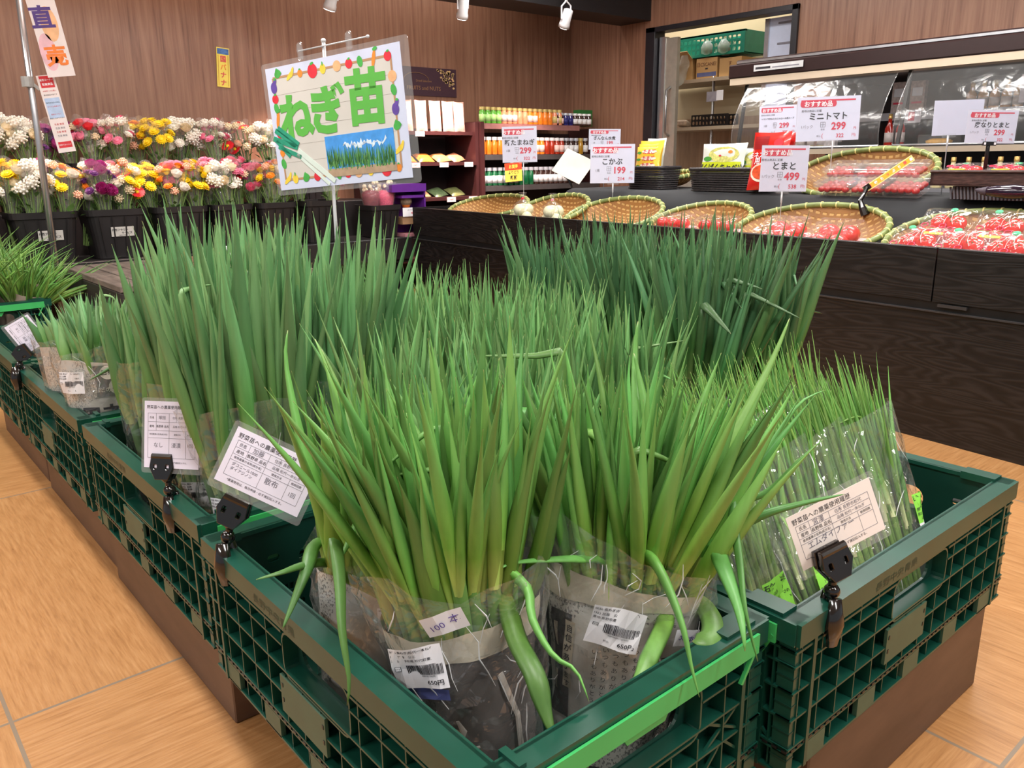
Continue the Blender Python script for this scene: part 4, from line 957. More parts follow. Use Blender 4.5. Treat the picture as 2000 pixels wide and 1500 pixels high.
# ================================================================ banner pole at the far left
pt, pb = P(37, 0, Y=4.02), P(105, 490, Y=4.02)
e = empty('banner_pole', pb, 'leaning silver pole with a grey clip in front of the flower buckets', 'pole'); dv = (pt-pb)
k_ = -pb.z/dv.z
mb = MB(); mb.tube([dv*k_, dv*.5, dv*1.25], [.0145, .0135, .013], steel, 12); mb.build('pole', e, True)
c = P(54, 160, Y=4.02)-pb; mb = MB(); mb.tube([c-dv.normalized()*.02, c+dv.normalized()*.02],   .024, plain('grey_clip_plastic', S(160, 160, 158), .4), 10); mb.bar(c+V((.01, 0, 0)), c+V((.04, -.01, -.03)), .02, .012, MATS['grey_clip_plastic']); mb.build('pole_clip', e)
def banner(corners, Y, label, fn, name='banner'):
    a, b, c = [P(x, y, Y=Y) for x, y in corners]; w, h = (b-a).length, (c-a).length
    T = frame(a+(b-a)/2+(c-a)/2, b-a, a-c); e = empty(name, (0, 0, 0), label, 'banner', basis=T)
    mb = MB(); mb.box((-w/2, -h/2, -.0006), (w/2, h/2, .0006), plain('banner_paper', S(222, 210, 208), .5, .03)); fn(mb, w, h); mb.build('printed_sheet', e)
def bn1(mb, w, h):
    global pc
    def d2(x, y, r1, r2, m): mb.lathe([(1, 0), (1, .0003)], m, 20, T=Matrix.Translation((x, y, .0007)) @ Matrix.Diagonal((r1, r2, 1, 1)))
    d2(w*.1, h*.20, w*.32, h*.08, plain('pale_yellow_print', S(210, 214, 110), .5)); d2(w*.08, -h*.08, w*.3, h*.14, plain('pale_orange_print', S(228, 176, 130), .5)); d2(-w*.22, -h*.3, w*.3, h*.15, plain('pale_pink_print', S(222, 176, 186), .5))
    pu = plain('purple_ink', S(74, 46, 120), .5); og = plain('orange_brush', S(228, 120, 40), .5)
    mb.text('ル', w*.42, (w*.12, h*.18, .0014), bg_, .03); mb.text('直', w*.85, (-w*.12, -h*.02, .0014), pu, .03); mb.text('売', w*.8, (-w*.0, -h*.33, .0014), og, .03)
banner([(40, -100), (97, -100), (75, 152)], 3.93, 'hanging white banner with large purple and orange characters', bn1)
def bn2(mb, w, h):
    r_ = plain('banner_red', S(200, 44, 52), .5); bl_ = plain('banner_blue', S(170, 190, 220), .5)
    mb.box((-w*.38, h*.34, .0007), (w*.38, h*.49, .001), r_); mb.text('直売コーナー', w*.13, (0, h*.44, .0012), white, .02); mb.text('取扱商品', w*.15, (0, h*.385, .0012), white, .02)
    mb.box((-w*.42, -.05*h, .0007), (w*.42, h*.21, .001), bl_)
    for i, t in enumerate(('お客様へのお願い', '産地直送の品です', '', '販売日当日の商品', 'すべて生産者から', '', '新鮮なうちに', 'お召し上がり下さい')):
        if t: mb.text(t, w*.095, (0, h*(.30-.05*i), .0013), ink if i % 2 else r_, 0)
    for i in range(4): mb.text('生産 鮮度', w*.13, (0, -h*(.13+.05*i), .0013), greyink if i % 2 else r_)
    mb.box((-w*.38, -h*.44, .0007), (w*.38, -h*.36, .001), r_); mb.text('新鮮でおいしい', w*.10, (0, -h*.4, .0013), white)
banner([(82, 148), (117, 145), (103, 300)], 3.97, 'narrow hanging strip with red and blue printed boxes under the big banner', bn2)
# ================================================================ flower stand
bkt = plain('black_bucket_plastic', S(36, 33, 34), .42, .15, 12)
def loft_box(mb, cx, cy, z0, z1, w0, d0, w1, d1, m, t=.006):
    def ring(w, d, z): return rr_pts(cx, cy, w, d, z)
    prof = [(w0-.02, d0-.02, z0), (w0, d0, z0+.003), (w1, d1, z1-.03), (w1+.014, d1+.014, z1-.028), (w1+.018, d1+.018, z1), (w1-.004, d1-.004, z1), (w1-.01, d1-.01, z1-.03), (w0-.012, d0-.012, z0+.01)]
    vs = []; n = 20
    for w, d, z in prof: vs += rr_pts(cx, cy, w, d, z, n)
    fs = [(i*n+k, i*n+(k+1) % n, (i+1)*n+(k+1) % n, (i+1)*n+k) for i in range(len(prof)-1) for k in range(n)]
    fs += [tuple(range(n-1, -1, -1)), tuple(range((len(prof)-1)*n, len(prof)*n))]
    mb.add(vs, fs, m)
def rr_pts(cx, cy, w, d, z, n=20):
    r = min(w, d)*.18; pts = rrect(cx-w/2, cy-d/2, cx+w/2, cy+d/2, r, n//4-1); return [(x, y, z) for x, y in pts]
def bucket(x, z0, z1, w, y, label, lab=False, d=.24):
    e = empty('flower_bucket', (x, y, z0), label, 'bucket', 'black flower buckets')
    mb = MB(); loft_box(mb, 0, 0, 0, z1-z0, w*.74, d*.74, w-.024, d-.024, bkt)
    for k in range(4): mb.bar(((-.3+.2*k)*w*.8, -d*.37-.001, .01), ((-.3+.2*k)*w*1.0, -d*.49, z1-z0-.035), .006, .004, bkt, (0, 1, 0))
    mb.build('bucket_body', e)
    if lab:
        mb = MB(); a = math.atan2(d*.12, z1-z0); T = Matrix.Translation((.01, -d*.445, (z1-z0)*.55)) @ Matrix.Rotation(math.pi/2+a, 4, 'X')
        mb.box((-.05, -.022, 0), (.05, .022, .0012), plain('worn_label_white', S(206, 202, 196), .6, .05), T=T)
        mb.text('丸西フラワー', .012, (-.012, .008, .0018), ink, .02, T=T); mb.text('サービス', .012, (.018, -.006, .0018), ink, .02, T=T); mb.text('長野市大字鶴賀', .005, (0, -.017, .0018), ink, T=T); mb.build('name_label', under(e, 'bucket_body'))
    return e
RZ, FZ = .605, .38
front = [(.205, .28), (.51, .28), (.81, .285), (1.11, .28), (1.405, .27), (1.66, .22), (1.90, .22), (2.15, .21)]
ord_ = ['first', 'second', 'third', 'fourth', 'fifth', 'sixth', 'seventh', 'eighth', 'ninth']
for i, (x, w) in enumerate(front): bucket(x, FZ, RZ, w, 4.22, 'black flower bucket, %s from the left in the front row of the stand' % ord_[i], i in (2, 3))
bucket(2.56, FZ, .565, .21, 4.22, 'small low black bucket beside the purple display, holding pink packs')
back = [(.2, .3), (.52, .3), (.84, .29), (1.16, .29), (1.47, .27), (1.76, .27), (2.05, .26), (2.33, .24)]
for i, (x, w) in enumerate(back): bucket(x, .585, .812, w, 4.58, 'black flower bucket, %s from the left in the raised back row' % ord_[i])
mb = MB(); mb.box((-.6, 4.07, .255), (2.69, 4.40, .38), bkt); mb.box((-.6, 4.41, .255), (2.69, 4.76, .585), bkt); mb.box((-.6, 4.09, .235), (2.69, 4.76, .25), bkt)
for x in (-.5, .6, 1.6, 2.62): mb.box((x-.03, 4.12, 0), (x+.03, 4.18, .235), black); mb.box((x-.03, 4.66, 0), (x+.03, 4.72, .235), black)
tag(mb.build('flower_stand', bevel=.003), 'stepped black stand carrying two rows of flower buckets', 'display stand')
# bouquets
stemg = plain('stem_green', S(120, 150, 80), .55, .25, 40); leafg = plain('bouquet_leaf', S(100, 138, 72), .5, .3, 30)
FC = {k: plain('petal_'+k, c, .55, .12, 60) for k, c in dict(yellow=S(250, 214, 24), white=S(250, 240, 228), pink=S(244, 140, 170), red=S(222, 30, 44), magenta=S(176, 50, 130), orange=S(246, 150, 40), purple=S(120, 60, 130), peach=S(250, 190, 160), cream=S(246, 226, 190)).items()}
wrapf = film('bouquet_film', (1, .99, .98), .10, .45, .12, 16, .8)
def blossom(kind, r, c):
    mb = MB(); m = FC[c]
    if kind == 'mum':
        for ring, (n, el, rr_) in enumerate(((16, .15, 1), (14, .5, .92), (10, .9, .75), (6, 1.3, .45))):
            for k in range(n):
                t = 2*math.pi*(k+.5*(ring % 2))/n; d = V((math.cos(t)*math.cos(el), math.sin(t)*math.cos(el), math.sin(el))); s = V((-math.sin(t), math.cos(t), 0))
                p0 = V((0, 0, 0)); w = r*.17; mb.add([p0-s*w*.5, p0+s*w*.5, d*r*rr_*.7+s*w, d*r*rr_, d*r*rr_*.7-s*w], [(0, 1, 2, 3, 4)], m)
        mb.ball((0, 0, .0), r*.5, m, 8, 5)
    elif kind == 'gerbera':
        for k in range(18):
            t = 2*math.pi*k/18; d = V((math.cos(t), math.sin(t), .25)); s = V((-math.sin(t), math.cos(t), 0)); w = r*.16
            mb.add([d*r*.15-s*w*.6, d*r*.15+s*w*.6, d*r*.8+s*w, d*r, d*r*.8-s*w], [(0, 1, 2, 3, 4)], m)
        mb.ball((0, 0, r*.12), r*.26, FC['yellow'], 10, 5, (1, 1, .6))
    elif kind == 'rose':
        for ring in range(4):
            rr_ = r*(1-.22*ring); n = 5
            for k in range(n):
                t0 = 2*math.pi*(k+ring*.37)/n; vs = []
                for a in (-.5, -.2, .2, .5):
                    t = t0+a*1.3
                    for zf, q in ((0, .35), (.5, .85), (1, .95+.08*math.cos(a*6))): vs.append((math.cos(t)*rr_*q, math.sin(t)*rr_*q, r*(zf*1.1-.4+ring*.12)))
                mb.add(vs, [(i*3+j, i*3+3+j, i*3+4+j, i*3+1+j) for i in range(3) for j in range(2)], m)
        mb.ball((0, 0, 0), r*.4, m, 8, 5)
    else:   # spray of tiny florets
        q = random.Random(hash(c) % 99+5)
        for k in range(26):
            t = 2.4*k; z = 1-2*k/40; rr_ = math.sqrt(max(0, 1-z*z)); p = V((math.cos(t)*rr_, math.sin(t)*rr_, z))*r
            mb.ball(p, r*.2, m, 6, 4)
        mb.ball((0, 0, 0), r*.8, m, 8, 5)
    return mb
_bl = {}
def bouquet_proto(i, recipe, label):
    recipe = [(a, b, c*1.28) for a, b, c in recipe]
    e = empty('bouquet', (0, 0, 0), label, 'bouquet', 'wrapped bouquets in the flower buckets'); r = random.Random(40+i)
    mb = MB()
    tops = []; recipe = recipe+recipe[::2]+recipe[1::3]; n = len(recipe); n0 = len(recipe)*.52
    for k, (kind, c, rad) in enumerate(recipe):
        t = 2.4*k+i; q = math.sqrt((k+.5)/n0)*.062 if k < n0 else .066; tops.append(V((math.cos(t)*q, math.sin(t)*q*.8, (.235+r.uniform(-.02, .025)-q*.25) if k < n0 else r.uniform(.12, .19))))
        tops[-1] = V((tops[-1].x*1.15, tops[-1].y*1.15, tops[-1].z)); mb.tube([(tops[-1].x*.15, tops[-1].y*.15, -.12), (tops[-1].x*.5, tops[-1].y*.5, .06), tops[-1]], .0022, stemg, 5)
    for k in range(26):
        t = r.random()*6.28; q = r.uniform(.01, .06); z = r.uniform(.03, .17); p = V((math.cos(t)*q, math.sin(t)*q, z)); d = V((math.cos(t)*.6, math.sin(t)*.6, r.uniform(.3, 1))).normalized(); s = d.cross(V((0, 0, 1))).normalized(); L = r.uniform(.03, .055)
        mb.add([p, p+d*L*.4+s*L*.22, p+d*L+V((0, 0, -.008)), p+d*L*.4-s*L*.22], [(0, 1, 2, 3)], leafg)
    mb.build('stems_and_leaves', e)
    for k, (kind, c, rad) in enumerate(recipe):
        key = (kind, c, rad)
        if key in _bl: o = bpy.data.objects.new('blossom', _bl[key]); col.objects.link(o); o.parent = e
        else: o = blossom(kind, rad, c).build('blossom', e, kind == 'spray'); _bl[key] = o.data
        o.location = tops[k]; nrm = V((tops[k].x*(7 if k < n0 else 16), tops[k].y*(7 if k < n0 else 16)-.35, 1)).normalized(); o.rotation_euler = nrm.to_track_quat('Z', 'Y').to_euler()
    f = wrap_shape(.018, .018, .078, .066, .26, .004, i)
    mb = MB(); shell(mb, f, .0, .25, wrapf, nz=8, nt_=30, edge=lambda t: .018*math.sin(3*t+i)); mb.build('clear_wrap', e, True)
    return e
RC = [('bunch of bright yellow chrysanthemums in clear wrap', [('mum', 'yellow', .024)]*11),
      ('mixed bunch with pink blooms and white spray flowers', [('mum', 'pink', .022)]*5+[('spray', 'white', .018)]*4+[('mum', 'white', .02)]*2),
      ('bunch of red gerberas among green leaves', [('gerbera', 'red', .030)]*4+[('spray', 'cream', .016)]*4+[('rose', 'peach', .02)]),
      ('bunch of white blooms with cream spray flowers', [('spray', 'white', .022)]*6+[('mum', 'white', .022)]*3+[('rose', 'cream', .022)]*2),
      ('mixed bunch of orange, yellow and white flowers', [('mum', 'orange', .02)]*3+[('mum', 'yellow', .022)]*4+[('rose', 'white', .022)]*2+[('spray', 'peach', .015)]*2),
      ('bunch of magenta and purple flowers', [('rose', 'magenta', .024)]*4+[('mum', 'purple', .018)]*4+[('spray', 'white', .014)]*2),
      ('pink bunch of small chrysanthemums', [('mum', 'pink', .024)]*8+[('mum', 'magenta', .014)]*3),
      ('bunch of pink and red carnations', [('rose', 'pink', .02)]*5+[('rose', 'red', .02)]*4+[('spray', 'cream', .014)]*2)]
protos = [bouquet_proto(i, r_, l_) for i, (l_, r_) in enumerate(RC)]
used = set(); rb = random.Random(11)
seqF = [[7, 1, 4], [7, 4, 0, 1], [0, 3, 5, 4], [3, 5, 1, 4, 2], [0, 4, 7, 0], [6, 3, 6], [7, 4, 5], [3, 6]]
seqB = [[3, 0], [0, 4, 0], [3, 3, 5], [5, 7, 3, 1], [4, 0, 3], [3, 1, 2], [2, 3, 2], [2, 7]]
for row, (bs, seq, y, zt, word) in enumerate(((front, seqF, 4.22, RZ, 'front'), (back, seqB, 4.58, .812, 'back'))):
    for bi, ((x, w), ks) in enumerate(zip(bs, seq)):
        n = len(ks)
        for j, k in enumerate(ks):
            lab = RC[k][0]+', %s row, %s bucket' % (word, ord_[bi])
            nth = ks[:j].count(k)
            if nth: lab += ', other one'
            src = protos[k]
            if k in used: o = copy_tree(src, lab)
            else: used.add(k); o = src; o['label'] = lab
            o.location = (x+(j-(n-1)/2)*w*.72/max(1, n-1)+rb.uniform(-.012, .012), y+(-.035 if j % 2 else .03)-(.02 if row == 0 else .03), zt-.05+rb.uniform(-.012, .018))
            o.rotation_euler = (rb.uniform(-.05, .16), (j-(n-1)/2)*.12, rb.random()*6)
# pink plant packs and the purple display
pinkm = plain('pink_petal_filling', S(236, 84, 130), .6, .2, 120); 
for i, (dx, c, l_) in enumerate(((-.055, plain('dark_red_filling', S(130, 20, 50), .6, .2, 90), 'dark red wrapped plant pack in the small low bucket'), (.03, pinkm, 'bright pink wrapped plant pack in the small low bucket'))):
    e = empty('plant_pack', (2.56+dx, 4.2-.02*i, .50), l_, 'plant pack'); mb = MB(); mb.lathe([(.02, 0), (.038, .04), (.05, .10), (.052, .13)], c, 14); mb.ball((0, 0, .13), .05, c, 12, 6, (1, 1, .4)); mb.build('filling', e, True)
    mb = MB(); mb.lathe([(.022, -.004), (.042, .04), (.055, .10), (.066, .19)], wrapf, 20); 
    for k in range(10): mb.ball((.04*math.cos(k*2.4), .03*math.sin(k*2.4), .15+.02*(k % 3)), .012, FC['cream'], 6, 4)
    mb.build('clear_wrap', e, True)
pur = plain('purple_card', S(96, 34, 140), .5, .06); kraft = plain('kraft_card', S(160, 124, 92), .7, .08)
e = empty('purple_display', (2.74, 4.2, .38), 'tall purple card display with small shelves between buckets and dark counter', 'display box')
mb = MB(); mb.box((-.09, .03, 0), (.075, .12, .30), pur); mb.box((.065, -.10, 0), (.075, .12, .30), pur); mb.box((-.09, -.10, .22), (.075, .12, .235), pur); mb.box((-.16, -.11, .255), (.075, .10, .30), pur); mb.build('card_body', e)
mb = MB(); mb.box((-.085, -.09, .07), (.06, .03, .11), kraft); mb.box((-.085, -.11, .0), (.075, .03, .016), plain('pink_card', S(190, 130, 140), .6)); mb.build('tray', e)
mb = MB(); mb.box((-.085, -.098, .115), (-.005+.03, -.095, .165), white); T = Matrix.Translation((-.03, -.099, .14)) @ Matrix.Rotation(math.pi/2, 4, 'X'); mb.text('おすすめ', .012, (0, .012, .0003), greyink, T=T); mb.text('98円', .016, (.015, -.006, .0003), redink, .02, T=T); mb.build('price_card', e)
mb = MB(); mb.ball((-.03, -.05, .20), .035, plain('dried_flower', S(130, 110, 90), .8, .3, 90), 10, 7, (1, 1, .9)); mb.lathe([(.02, .165), (.03, .19)], plain('orange_pot', S(220, 110, 40), .5), 12, T=Matrix.Translation((-.03, -.05, 0))); mb.build('potted_flower', e)

# ================================================================ nut rack and jar shelves
dkw = plain('dark_red_wood', S(66, 34, 34), .4, .15, 10)
e = empty('nut_rack', (3.16, 4.6, 0), 'dark wooden rack with bagged nuts and snacks left of the jar shelves', 'rack')
mb = MB(); mb.box((-.42, .19, 0), (.335, .2, 1.02), plain('dark_back_board', S(52, 34, 34), .5)); mb.build('back_board', e)
for x in (-.42, .31): mb = MB(); mb.box((x, -.15, 0), (x+.025, .19, 1.05), dkw); mb.build('side_board', e)
for z in (.58, .80, .99, .2): mb = MB(); mb.box((-.40, -.16 if z < .9 else -.12, z-.022), (.31, .18, z), dkw); mb.build('shelf', e)
mb = MB(); q = frame(P(835, 160, Y=4.794), (1, 0, 0), (0, 0, 1)); mb.box((-.28, -.09, -.004), (.24, .09, 0), plain('aubergine_board', S(62, 34, 46), .6, .05)); gd = plain('gold_letter', S(150, 110, 70), .5)
mb.text('FRUITS and NUTS', .036, (-.03, -.04, .0008), gd, 0); mb.text('Dried Selection', .02, (-.03, .005, .0008), gd); mb.tube([(-.09+.1*math.cos(t), .01+.045*math.sin(t), .001) for t in [k*math.pi/10 for k in range(11)]], .0015, gd, 5)
rn = random.Random(2); nutm = plain('nut_print', S(196, 160, 110), .6, .35, 60)
for k in range(46): u, v_ = rn.random(), rn.random(); mb.lathe([(1, 0), (1, .0005)], nutm, 8, T=Matrix.Translation((.08+.14*u, .085-.11*v_*(.3+u*.8)-.006, .001)) @ Matrix.Diagonal((.009, .007, 1, 1)))
tag(mb.build('rack_poster', T=q), 'dark purple nut poster with gold letters on the wooden wall', 'poster')
nutp = plain('pink_nut_pack', S(236, 176, 160), .35, .25, 90, coat=.4); whp = plain('white_pack_label', S(244, 236, 232), .4, .06)
def pillow(mb, T, w, h, t, m, n=8):
    vs = []
    for side in (1, -1):
        for j in range(n+1):
            for i in range(n+1):
                u, v_ = 2*i/n-1, 2*j/n-1; zz = side*t*((1-u**4)*(1-v_**4))**.6
                vs.append((u*w/2*(1-.06*(1-abs(v_))), v_*h/2*(1-.04*(1-abs(u))), zz))
    N = n+1; fs = [(j*N+i, j*N+i+1, (j+1)*N+i+1, (j+1)*N+i) for j in range(n) for i in range(n)]
    fs += [tuple(N*N+k for k in reversed(f)) for f in fs]; mb.add(vs, fs, m, T=T)
for i, x in enumerate((2.88, 2.99, 3.10, 3.21, 3.31, 3.40)):
    e = empty('nut_bag', (x, 4.53, .99), 'pale glossy nut bag standing on the top board of the rack, %s' % ('first', 'second', 'third', 'fourth', 'fifth', 'last')[i]+' from the sign', 'snack bag', 'nut bags on the rack')
    mb = MB(); pillow(mb, Matrix.Translation((0, 0, .095)) @ Matrix.Rotation(math.pi/2-.06, 4, 'X'), .088, .19, .016, nutp); mb.build('bag', e, True)
    mb = MB(); pillow(mb, Matrix.Translation((0, -.008, .105)) @ Matrix.Rotation(math.pi/2-.06, 4, 'X'), .062, .15, .014, whp); mb.build('pack_label', under(e, 'bag'), True)
for i, (x, z, c, r_) in enumerate([(2.98, .80, S(226, 120, 40), .0), (3.12, .80, S(224, 130, 50), 0), (3.25, .80, S(226, 150, 90), .2), (3.37, .80, S(216, 130, 96), .4), (2.95, .58, S(236, 180, 130), 0), (3.08, .58, S(230, 170, 120), .1), (3.22, .58, S(110, 130, 90), .3), (3.36, .58, S(130, 134, 84), .2)]):
    m = plain('snack_fill_%d' % i, c, .4, .25, 50, coat=.4); mb = MB(); pillow(mb, Matrix.Translation((0, 0, .026)) @ Matrix.Rotation(.5, 4, 'X') @ Matrix.Rotation(r_, 4, 'Z'), .12, .10, .018, m)
    o = mb.build('snack_bag', None, True); o.location = (x, 4.55, z); tag(o, '%s snack bag lying on the %s board of the rack, %s along it' % (('orange', 'amber', 'tan', 'brownish', 'pale', 'peach', 'grey-green', 'olive')[i], 'middle' if z > .7 else 'lower', ('first', 'second', 'third', 'fourth')[i % 4]), 'snack bag')
for i, (x, z) in enumerate([(2.98, .80), (3.2, .80), (3.4, .80), (3.0, .58), (3.25, .58), (3.43, .58), (3.05, .99)]):
    mb = MB(); mb.box((-.035, -.003, -.03), (.035, 0, 0), plain('pinkish_price_tag', S(240, 214, 208), .5)); T = Matrix.Translation((0, -.0032, -.016)) @ Matrix.Rotation(math.pi/2, 4, 'X'); mb.text('298円', .014, (0, 0, .0002), redink, 0, T=T)
    o = mb.build('shelf_price_tag'); o.location = (x, 4.438 if z < .9 else 4.478, z-.002); tag(o, 'small price tag on a rack board edge, %s board, %s position' % ({.80: 'middle', .58: 'lower', .99: 'top'}[z], ('inner', 'centre', 'outer')[i % 3]), 'price tag', 'price tags on the rack boards')
e = empty('jar_shelf', (3.5, 4.6, 0), 'dark corner shelving with rows of jam and sauce jars', 'shelf')
mb = MB(); mb.box((.0, -.17, 0), (.03, .19, 1.055), dkw); mb.build('side_board', e); mb = MB(); mb.box((1.15, -.1, 0), (1.17, .19, 1.03), dkw); mb.build('side_board', e)
mb = MB(); mb.box((.03, .18, 0), (1.15, .19, 1.0), MATS['dark_back_board']); mb.build('back_board', e)
grs = plain('grey_shelf_edge', S(74, 70, 70), .4, .1)
for z, x1 in ((1.045, .93), (.845, 1.15), (.64, 1.15), (.42, 1.15)):
    mb = MB(); mb.box((.03, -.15, z-.02), (x1, .18, z), dkw if z > 1 else grs); mb.box((.03, -.156, z-.035), (x1, -.15, z-.0), plain('pinkish_shelf_lip', S(150, 104, 100), .4) if z > 1 else grs); mb.build('shelf', e)
jarn = [0]
def jar(x, y, z, h, r, c, lid, labc, label, grp):
    key = ('jar', h, r, c, lid, labc)
    if key in _bl: o = copy_tree(_bl[key], label, grp); o.location = (x, y, z); return
    e = empty('preserve_jar', (x, y, z), label, 'jar', grp)
    m = plain('jar_'+c, JC[c], .12, .12, 30, coat=.8, spec=.7); mb = MB(); mb.lathe([(r*.9, 0), (r, .004), (r, h*.68), (r*.78, h*.78), (r*.78, h*.84)], m, 14); mb.build('glass_body', e, True)
    mb = MB(); mb.lathe([(r*.86, h*.82), (r*.88, h*.84), (r*.88, h), (r*.8, h)], plain('lid_'+lid, JC[lid], .3, .05, metal=.4 if lid != 'white' else 0), 14); mb.build('lid', e)
    if labc: mb = MB(); mb.lathe([(r*1.012, h*.14), (r*1.012, h*.56)], plain('label_'+labc, JC[labc], .5, .1, 90), 14); mb.build('paper_label', under(e, 'glass_body'), True)
    _bl[key] = e
JC = dict(green=S(96, 170, 60), orange=S(236, 130, 34), coral=S(240, 150, 110), red=S(170, 50, 24), dark=S(60, 24, 30), navy=S(40, 40, 110), amber=S(190, 140, 40), bottle=S(20, 96, 56), brown=S(60, 36, 30), white=S(240, 238, 238), gold=S(214, 190, 120), silver=S(210, 212, 220), pinkish=S(240, 200, 190), mint=S(170, 214, 130))
rows = [(1.045, 4.47, [('green', 'gold', 'mint')]*4+[('coral', 'gold', 'pinkish')]*3+[('coral', 'gold', None)]*2+[('orange', 'gold', 'pinkish')]*2+[('orange', 'gold', None)]*3+[('coral', 'gold', 'gold')]*2, .105, .545+3.0-.0, .047),
        (1.045, 4.47, [('dark', 'silver', 'pinkish')]*2+[('navy', 'silver', 'navy')]*2+[('brown', 'white', 'white')]*4, .085, 4.22-.0, .047),
        (.845, 4.48, [('orange', 'white', None)]*7+[('orange', 'white', 'pinkish')]*5+[('red', 'white', None)]*2+[('red', 'white', 'pinkish')]*2+[('brown', 'silver', 'white')]*3+[('amber', 'gold', None)]+[('brown', 'silver', 'white')], .115, 3.555, .0485),
        (.64, 4.48, [('bottle', 'silver', 'white')]*7+[('bottle', 'silver', None)]*3+[('brown', 'silver', 'white')]*10, .12, 3.555, .0475)]
NTH = 'first second third fourth fifth sixth seventh eighth ninth tenth eleventh twelfth thirteenth fourteenth fifteenth sixteenth seventeenth eighteenth nineteenth twentieth twenty-first twenty-second twenty-third'.split()
pos_words = ['top shelf', 'dark top-shelf run', 'middle shelf', 'lower shelf']
for ri, (z, y, lst, h, x0, st) in enumerate(rows):
    for i, (c, lid, lb) in enumerate(lst):
        jar(x0+i*st, y, z, h, .0215, c, lid, lb, '%s jar on the %s of the corner shelving, %s from the rack' % (c, pos_words[ri], NTH[i]), '%s %s%s jars, %s' % (c, lid+'-lidded', ' labelled' if lb else '', pos_words[ri]))
mb = MB(); mb.box((.93-.35+4.0-.1, 4.5, 1.045), (4.62, 4.56, 1.16), plain('green_crate_plastic', S(40, 110, 50), .4)); tag(mb.build('small_green_basket'), 'small green basket behind jars at the corner of the top shelf', 'basket')
# ================================================================ dark produce counter
bw = streak('black_stained_oak', [S(12, 10, 11), S(19, 17, 18), S(24, 21, 22), S(34, 31, 31)], .4, 8, (5, 1.0, 9), .2, ring=95)
CA = math.atan2(-.10, 1); CT = frame((2.27, 0, 0), (1, -.10, 0), (.10, 1, 0))
CI = CT.inverted()
def cw(o, t, z): return CT @ V((o, t, z))
def cp(x, y, o): return P(x, y, pl=counter_plane(o))
def cl_(x, y, o): return CI @ cp(x, y, o)
e = empty('produce_counter', (0, 0, 0), 'long black oak produce counter with a metal strip, carrying baskets and price signs', 'counter', basis=CT)
T0, T1 = -.4, 4.05
mb = MB()
for a, b in ((T0, .98), (.984, 2.55), (2.554, T1)): mb.box((0, a, .40), (.022, b, .55), bw)
mb.build('upper_front_board', e, bevel=.0015)
mb = MB(); mb.box((.004, T0, 0), (.022, T1, .375), bw); mb.build('lower_front_board', e)
mb = MB(); mb.box((-.004, T0, .372), (.03, T1, .376), plain('dark_metal_strip', S(84, 82, 84), .3, .1, metal=.6)); mb.box((.006, T0, .376), (.03, T1, .40), black)
mb.box((-.006, .88, .389), (.0, .96, .397), MATS['dark_metal_strip']); mb.build('metal_strip', e)
mb = MB(); mb.box((.022, T1-.02, 0), (1.0, T1, .55), bw); mb.build('end_board', e); mb = MB(); mb.box((.022, T0, 0), (1.0, T0+.02, .55), bw); mb.build('end_board', e)
mb = MB(); mb.box((.022, T0, .44), (1.0, T1-.02, .455), black); mb.box((.98, T0, .0), (1.0, T1, .55), black); mb.build('deck', e)
# black cloth riser
clo = plain('black_cloth', S(46, 47, 50), .85, .15, 6, bump=.3)
mb = MB(); prof = [(.40, .456), (.43, .50), (.455, .59), (.48, .645), (.51, .658), (.965, .66), (.975, .456)]; n = 60
rc = random.Random(4); vs = []
t0, t1 = -.4, 3.35
for i in range(n+1):
    t = t0+(t1-t0)*i/n; w = .006*math.sin(t*7)+.004*math.sin(t*17+1); k = min(1, (t1-t)/.12)
    for j, (o, z) in enumerate(prof): vs.append((o+(w if j < 4 else 0), t, .456+(z-.456)*(k**.5 if k < 1 else 1)))
m_ = len(prof); fs = [(i*m_+j, (i+1)*m_+j, (i+1)*m_+j+1, i*m_+j+1) for i in range(n) for j in range(m_-1)]
fs += [tuple(range(m_)), tuple(n*m_+j for j in reversed(range(m_)))]
mb.add(vs, fs, clo); o = mb.build('cloth_riser', None, True, T=CT); tag(o, 'black cloth laid over the raised step at the back of the counter', 'cloth')

# ---------------------------------------------------------------- bamboo baskets
green_b = streak('green_bamboo_rim', [S(92, 104, 54), S(122, 136, 78), S(144, 156, 96)], .35, 20, (1, 1, 1), .05)
tie = plain('pale_cane', S(222, 214, 140), .5, .08)
def weave(name='bamboo_weave', a=S(150, 104, 52), b=S(206, 164, 100)):
    if name in MATS: return MATS[name]
    m, nt, bs = nm(name); uv = nd(nt, 'ShaderNodeUVMap')
    w = nd(nt, 'ShaderNodeTexBrick', i_Scale=1.0, offset=.5); nt.links.new(uv.outputs[0], w.inputs[0])
    w.inputs['Color1'].default_value = (*b, 1); w.inputs['Color2'].default_value = (*[v*.82 for v in b], 1); w.inputs['Mortar'].default_value = (*a, 1)
    w.inputs['Mortar Size'].default_value = .02; w.inputs['Brick Width'].default_value = .09; w.inputs['Row Height'].default_value = .055; w.inputs['Mortar Smooth'].default_value = .3
    n = nd(nt, 'ShaderNodeTexNoise', i_Scale=9.0); nt.links.new(coords(nt), n.inputs[0])
    mx = nd(nt, 'ShaderNodeMix', data_type='RGBA', blend_type='MULTIPLY'); mx.inputs[0].default_value = .5; nt.links.new(w.outputs[0], mx.inputs[6]); nt.links.new(ramp(nt, n.outputs[0], [(.3, (.6, .5, .4)), (.7, (1, 1, 1))]), mx.inputs[7])
    nt.links.new(mx.outputs[2], bs.inputs['Base Color']); bs.inputs['Roughness'].default_value = .5
    bp = nd(nt, 'ShaderNodeBump', i_Strength=.6, i_Distance=.003, invert=True); nt.links.new(w.outputs['Fac'], bp.inputs['Height']); nt.links.new(bp.outputs[0], bs.inputs['Normal'])
    MATS[name] = m; return m
